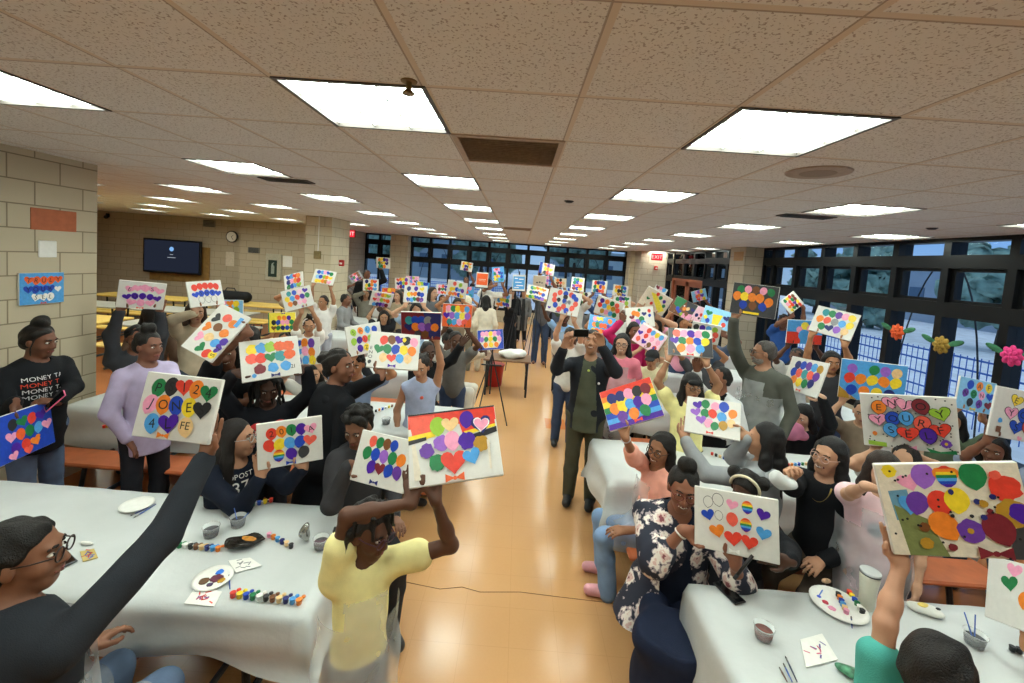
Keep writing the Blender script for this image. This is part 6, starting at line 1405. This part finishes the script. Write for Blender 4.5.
def brush(a, b_, col, label, z=TZ):
    A, B_ = onT(*a, z), onT(*b_, z); o = empty('paint_brush', tuple((A+B_)/2)); c = (A+B_)/2; A = A-c+UP*.005; B_ = B_-c+UP*.005
    MB().tube([A, A*.4+B_*.6, B_*.75+A*.25], [.0022, .0038, .003], 7).build('brush_handle', mat('brush handle '+col, col, .35), o, True)
    MB().tube([B_*.75+A*.25, B_*.9+A*.1], .0034, 7).build('ferrule', GREYM, o, True); MB().tube([B_*.9+A*.1, B_], [.004, .0008], 7).build('bristles', mat('dark bristles', '2a221e', .8), o, True)
    return tag(o, label, 'brush')
brush((230, 590), (229, 575), '3a5aa8', 'blue paint brush right of the white palette plate'); brush((148, 508), (130, 517), '2a3f80', 'dark blue paint brush beside the plate near the hand'); brush((156, 505), (133, 519), '3a5aa8', 'longer blue paint brush beside the plate near the hand')
brush((797, 683), (785, 657), '2f3a55', 'upper of the three brushes at lower right table edge'); brush((792, 683), (783, 664), '3a5aa8', 'middle of the three brushes at lower right table edge'); brush((787, 683), (779, 668), '6a4a3a', 'lower of the three brushes at lower right table edge')
brush((818, 598), (826, 585), '4f7fd0', 'light blue paint brush by the palette and tumbler'); brush((852, 629), (851, 617), '2a3f80', 'dark blue paint brush on the front rim of the palette')
def plate_(px, py, r, label, paints=(), sx=1.):
    p = onT(px, py); o = empty('paper_plate', tuple(p)); MB().lathe([(0, .004), (r*.7, .004), (r*.8, .009), (r, .014), (r, .011), (r*.8, .004), (r*.7, .001), (0, .001)], (0, 0, 0), 30).build('plate', PAPER, o, True)
    g = random.Random(int(px))
    for k, (x, y, q, c) in enumerate(paints):
        m = MB(); P_ = [(x*r+q*r*(1+g.uniform(-.2, .2))*math.cos(a), y*r+q*r*(1+g.uniform(-.2, .2))*math.sin(a)) for a in np.linspace(0, 6.28, 15)[:-1]]
        m.add([(a, b_, .0045) for a, b_ in P_]+[(a*.9+x*r*.1, b_*.9+y*r*.1, .0075) for a, b_ in P_], [list(range(14, 28))]+[(i, (i+1) % 14, 14+(i+1) % 14, 14+i) for i in range(14)])
        m.build('paint_smear', mat('wet paint '+c, c, .25, .1), o)
    return tag(o, label, 'plate')
plate_(213, 580, .085, 'white paper plate palette with brown and plum paint', ((-.35, -.2, .28, '6e5138'), (.15, .1, .32, '6a3144'), (.5, -.05, .2, 'b98a2a'), (.0, .55, .22, '2f6fd0'), (.1, -.4, .16, '4a3a5a')))
plate_(137, 506, .085, 'empty white paper plate beneath the raised dark sleeve'); plate_(200, 404, .10, 'white paper plate with pink and blue smears behind navy hoodie', ((-.2, .1, .25, 'e46a9a'), (.3, -.1, .25, '2f6fd0')))
plate_(838, 606, .125, 'white paper palette under the paint pots beside tumbler', ((-.45, .1, .12, 'd24a5a'), (-.4, -.2, .14, 'f3a0c0'), (-.5, .4, .08, '4f5fd0')))
plate_(126, 394, .09, 'paper plate with wrapped bread roll on the second left table', ((0, 0, .5, 'c98a3a'),))
def sheet(pts, label, c='eceae4', marks=(), cat='paper'):
    P_ = [onT(*p, TZ+.002) for p in pts]; ctr = sum(P_)/len(P_); o = MB(); Q_ = [p-ctr for p in P_]; n = len(Q_)
    o.add([tuple(q) for q in Q_]+[tuple(q+UP*.003) for q in Q_], [list(range(n))[::-1], list(range(n, 2*n))]+[(i, (i+1) % n, n+(i+1) % n, n+i) for i in range(n)])
    g = random.Random(n+int(pts[0][0])); mats = [mat('sheet '+c, c, .7, .05)]
    for col, k in marks:
        mats.append(mat('mark '+col, col, .6, .1))
        for _ in range(k):
            w_ = [g.random() for _ in Q_]; p = sum(q*w for q, w in zip(Q_, w_))/sum(w_); a = g.uniform(0, 3.14); v = np.array([math.cos(a), math.sin(a), 0])*.012; u_2 = np.array([-v[1], v[0], 0])*.25
            o.add([p+UP*.0036-v-u_2, p+UP*.0036+v-u_2, p+UP*.0036+v+u_2, p+UP*.0036-v+u_2], [(0, 1, 2, 3)], len(mats)-1)
    ob = o.build('test_sheet' if cat == 'paper' else cat.replace(' ', '_'), mats); ob.location = tuple(ctr); return tag(ob, label, cat)
sheet([(196, 587), (222, 592), (214, 607), (184, 604)], 'white paper sheet dabbed with red strokes at left table edge', marks=(('d8403a', 9), ('8a4a8a', 4)))
sheet([(228, 561), (250, 558), (262, 566), (236, 573)], 'white paper scrap with grey scribble behind the palette plate', marks=(('8a8a8c', 9),))
sheet([(800, 640), (822, 634), (838, 660), (806, 668)], 'white paper with pink and purple dabs at right table', marks=(('d86a8a', 5), ('6a5a9a', 4)))
def lump(name, px, py, rad, m, label, cat, seed, amp=.012, z=TZ, rz=0):
    p = onT(px, py, z); S = Sdf(); R_ = np.array(Matrix.Rotation(rz, 3, 'Z')); S.el((0, 0, rad[2]*.95), np.array(rad), R_); S.cut((0, 0, .002), -UP, .006)
    V, Q = S.mesh(max(.006, max(rad)/14)); V = wrinkle(V, amp, seed, 45); V[:, 2] = np.maximum(V[:, 2], .001); o = mkobj(name, V, Q, m); o.location = tuple(p); return tag(o, label, cat)
o = lump('snack_bag', 246, 545, (.10, .05, .022), mat('crinkled dark foil', '2e2a26', .25, .5, 25, metal=.5), 'crinkled dark foil snack bag with orange print on left table', 'bag', 3, .010, rz=.5)
MB().ball((0, 0, .034), (.055, .025, .006), 8).build('bag_print', mat('orange print', 'd8923a', .4, .4, 40), o, True)
lump('foil_pouch', 305, 541, (.035, .025, .055), mat('silver foil', 'a9a9a6', .2, .2, 30, metal=.8), 'silver foil pouch beside the cup of purple water', 'pouch', 5, .012)
p = onT(334, 549); o = empty('glue_bottle', tuple(p)); MB().lathe([(.022, 0), (.024, .01), (.024, .07), (.012, .085), (.010, .10)], (0, 0, 0), 16).build('bottle', mat('yellow bottle', 'e8c52a', .4), o, True); MB().lathe([(.012, .10), (.006, .125), (0, .125)], (0, 0, 0), 12).build('cap', DARK, o); tag(o, 'yellow bottle standing behind the girl in yellow', 'bottle')
def phone(px, py, rz, label, body='17181b', z=TZ, base=None, M=None):
    o = empty('mobile_phone', tuple(onT(px, py, z)) if base is None else tuple(base)); MB().bbox((-.036, -.075, 0), (.036, .075, .008), .003).build('phone_case', mat('phone case '+body, body, .35, .03), o); MB().bbox((-.032, -.070, .0075), (.032, .070, .009), .0006).build('screen', mat('black glass', '08090b', .08, .01), o); o.rotation_euler.z = rz
    if M is not None: o.rotation_euler = M
    return tag(o, label, 'phone')
phone(729, 593, .35, 'black mobile phone lying on right table by floral cardigan')
phone(62, 560, 1.1, 'black mobile phone on the left table before dark jacket woman')
hm = at(581, 333, 3.80); phone(0, 0, 0, 'black mobile phone held up sideways by the man in olive', base=hm, M=(math.radians(80), math.radians(90), math.radians(8)))
q = PB['blacktee']['arms']['L'][2]+np.array([.05, -.06, .03]); phone(0, 0, 0, 'pink mobile phone in hand of woman in printed black sweatshirt', 'e2658c', base=q, M=(.9, .3, -.6))
sheet([(80, 552), (94, 549), (98, 558), (83, 562)], 'small colourful printed card on the left table near dark sleeve', 'c9b06a', (('c23a3a', 6), ('2f5fb5', 5)), 'card')
lump('napkin', 86, 545, (.04, .015, .012), PAPER, 'small crumpled white napkin near the colourful card', 'napkin', 8, .006)
p = onT(866, 607); o = empty('tumbler', tuple(p))
MB().lathe([(.031, 0), (.033, .005), (.036, .09), (.043, .16), (.043, .185), (0, .185)], (0, 0, 0), 28).build('tumbler_body', mat('cream enamel', 'd6d3c2', .35, .03), o, True)
MB().lathe([(.044, .183), (.0445, .19), (.0445, .196), (.040, .198), (0, .192)], (0, 0, 0), 28).build('lid', mat('translucent lid', 'b9bcbb', .2, .03), o, True); MB().lathe([(.0448, .180), (.0448, .185)], (0, 0, 0), 28).build('seal_ring', DARK, o, True); tag(o, 'tall cream insulated tumbler with clear lid on right table', 'tumbler')
o = lump('wipes_packet', 925, 612, (.075, .04, .020), mat('glossy white packet', 'e4e3dc', .3, .08, 20), 'soft white packet with yellow label right of the tumbler', 'packet', 9, .006, rz=-.4)
MB().ball((-.01, 0, .036), (.03, .018, .005), 8).build('packet_label', mat('yellow label', 'e8cf6a', .5), o, True); MB().ball((.045, -.018, .036), (.012, .008, .005), 8).build('packet_cap', DARK, o, True)
lump('snack_packet', 851, 676, (.06, .03, .02), mat('bright printed packet', '4f8a6a', .3, .6, 35, metal=.2), 'bright green and blue snack packet at the bottom table edge', 'packet', 11, .008, rz=-.6)
lump('wrapper', 826, 583, (.022, .016, .014), mat('orange white wrapper', 'd8b08a', .5, .4, 60), 'small crumpled orange and white wrapper behind the palette', 'wrapper', 12, .008)
strip((1012, 651), (1019, 653), 2, 'two black paint pots at the right frame edge', cols=['26262a'])
lump('wrapper', 693, 474, (.04, .035, .05), mat('silver foil'), 'silver foil cup left of the grey hoodie sleeve', 'wrapper', 13, .012)
p = PB['floralw']['arms']['L'][2]; o = empty('marker_pen', tuple(p+np.array([0., -.07, .05]))); MB().tube([(.04, 0, .05), (-.03, -.01, -.05)], .008, 10).build('barrel', mat('black marker barrel', '141417', .35), o, True); MB().tube([(-.03, -.01, -.05), (-.045, -.012, -.071)], .0088, 10).build('cap', DARK, o, True); tag(o, 'black marker pen in the hand of the woman in floral cardigan', 'pen')
p = PB['smilew']['arms']['R'][2]; S = Sdf(); S.el((0, 0, 0), np.array([.075, .055, .05])); S.el((-.04, -.02, .02), np.array([.05, .04, .04])); V, Q = S.mesh(.012); V = wrinkle(V, .016, 4, 30); o = mkobj('crumpled_plastic', V, Q, mat('white plastic bundle', 'd8d9d8', .45, .05)); o.location = tuple(p+np.array([-.07, -.06, .02])); tag(o, 'crumpled white plastic in the hand of the smiling woman', 'plastic')
S = Sdf(); S.el((0, 0, .09), np.array([.14, .10, .10])); S.el((.1, .02, .05), np.array([.1, .08, .06])); S.cut((0, 0, .002), -UP, .01); V, Q = S.mesh(.015); V = wrinkle(V, .012, 6, 20); o = mkobj('pink_bag', V, Q, cloth('e08aac')); o.location = tuple(onT(790, 440)); tag(o, 'soft pink bag on the second right table', 'bag')
# paper flowers taped to the right windows
def flower(px, py, col, label, leaf=((1,),)):
    p = atx(px, py, 5.2); o = empty('paper_flower', tuple(p))
    for ring, (n, R_, t_) in enumerate(((8, .11, .0), (6, .075, -.02), (4, .045, -.04))):
        for k in range(n):
            a = 2*math.pi*k/n+ring*.3; M_ = np.array(Matrix.Rotation(a, 3, 'X')@Matrix.Rotation(.35+.25*ring, 3, 'Z')); c = np.array([t_, math.cos(a)*R_*.55, math.sin(a)*R_*.55])
            MB().ball(c, (.008, R_*.5, R_*.34), 6, M=np.array(Matrix.Rotation(a, 3, 'X'))).build('petal', mat('tissue '+col, col, .8, .2, 25), o, True)
    for sg in (-1, 1):
        for dx, dz in (leaf[0] if isinstance(leaf[0][0], tuple) else (((.13), (.03)),)):
            pass
        MB().ball((0, sg*.17, .05), (.006, .10, .035), 8, M=np.array(Matrix.Rotation(sg*.35, 3, 'X'))).build('leaf', mat('green paper leaf', '2f6b48', .7, .2, 20), o, True)
    return tag(o, label, 'flower')
flower(897, 332, 'd8582a', 'orange paper flower taped to the middle right window'); flower(941, 345, '9a7a2e', 'gold paper flower taped to the window right of the orange one'); flower(1012, 356, 'd8387c', 'pink paper flower taped to the nearest right window')
p = at(729, 299, 9.29); o = empty('paper_flower', (4.86, 9.6, 1.75)); MB().ball((-.02, 0, 0), (.02, .09, .11), 8).build('petal', mat('tissue d8387c', 'd8387c', .8, .2), o, True); MB().ball((-.02, .05, -.12), (.01, .03, .06), 6).build('leaf', mat('green paper leaf'), o, True); tag(o, 'small pink paper flower on the side of right block column', 'flower')
# the small table, bin and tripod easels by the aisle
p = atz(505, 372, .0); o = empty('folding_table', (-.10, 7.6, 0))
MB().bbox((-.42, -.28, .62), (.42, .28, .65), .008).build('tabletop', mat('brown folding tabletop', '7a5b44', .5, .15), o)
for x_ in (-.36, .36):
    for y_ in (-.23, .23): MB().tube([(x_, y_, 0), (x_, y_, .62)], .018, 8).build('leg', DARK, o)
for x_ in (-.36, .36): MB().tube([(x_, -.23, .3), (x_, .23, .3)], .012, 8).build('brace', DARK, o)
tag(o, 'small black legged table beside the blue bordered painting', 'table')
o = empty('waste_bin', (-.33, 7.98, 0)); MB().lathe([(.13, 0), (.14, .01), (.17, .40), (.18, .41), (.165, .40), (.135, .02), (0, .02)], (0, 0, 0), 24).build('bin_body', RED, o, True); MB().lathe([(.182, .395), (.182, .415), (.165, .415)], (0, 0, 0), 24).build('rim', mat('dark red rim', '8c1815', .4), o, True); tag(o, 'red waste bin under the small black legged table', 'bin')
p = np.array([-.02, 7.6, .652]); S = Sdf(); S.el((0, 0, .06), np.array([.26, .17, .08])); S.el((.1, 0, .09), np.array([.13, .12, .07])); S.cut((0, 0, .002), -UP, .01); V, Q = S.mesh(.02); V = wrinkle(V, .02, 7, 18); o = mkobj('plastic_bag', V, Q, WHITEP); o.location = tuple(p); tag(o, 'crumpled white plastic bag on the small black legged table', 'bag')
def easel(x, y, h, label):
    o = empty('tripod_easel', (x, y, 0)); MB().tube([(0, .02, .4), (0, 0, h)], .012, 8).build('mast', DARK, o)
    for a in (-.5, 2.6, 1.05+math.pi): MB().tube([(0, 0, h*.75), (math.cos(a)*.33, math.sin(a)*.33, .005)], .009, 7).build('leg', DARK, o)
    MB().bbox((-.15, -.04, h*.62), (.15, -.01, h*.62+.02), .004).build('tray', DARK, o); return tag(o, label, 'easel')
pe = CV['easel'][0]; easel(pe[0], pe[1]+.12, 1.02, 'low black tripod easel behind the small white painting'); pe = CV['bluefl'][0]; easel(pe[0]+.02, pe[1]+.35, 1.35, 'black tripod easel behind the blue bordered painting')
for key, lb in (('m', 'black tripod easel under the orange poster'), ('r', 'black tripod easel under the blue poster'), ('s', 'black tripod easel under the off white poster')):
    t_, r2, u2, n2, w2, h2 = CV[key]; o = easel(t_[0], t_[1]+.09, t_[2]+.25, lb)
    o.children[-1].location.z = (t_[2]-h2/2-.02) - (t_[2]+.25)*.62; o.children[-1].location.y = -.07
for k_, px_ in enumerate((360, 412, 478)):
    p = at(px_, 310, 14.2); o = empty('desktop_monitor', (p[0], 14.6, 0)); MB().bbox((-.45, -.3, .68), (.45, .3, .72), .01).build('desk', mat('red brown desk', '7a3a28', .5, .2), o); MB().bbox((-.27, -.03, .82), (.27, .02, 1.18), .01).build('screen', mat('dark screen', '1a2030', .2), o); MB().box((-.25, -.034, .84), (.25, -.031, 1.16)).build('display', emit('pale blue display', '9fc4ea', .7), o); MB().bbox((-.1, -.08, .72), (.1, .08, .74), .004).build('stand', DARK, o); MB().tube([(0, 0, .73), (0, 0, .84)], .02).build('neck', DARK, o)
    for sx in (-.4, .4): MB().tube([(sx, 0, 0), (sx, 0, .68)], .025).build('leg', DARK, o)
    tag(o, ['desk with lit monitor behind the left column', 'desk with lit monitor under the far windows left', 'desk with lit monitor under the orange poster'][k_], 'desk')
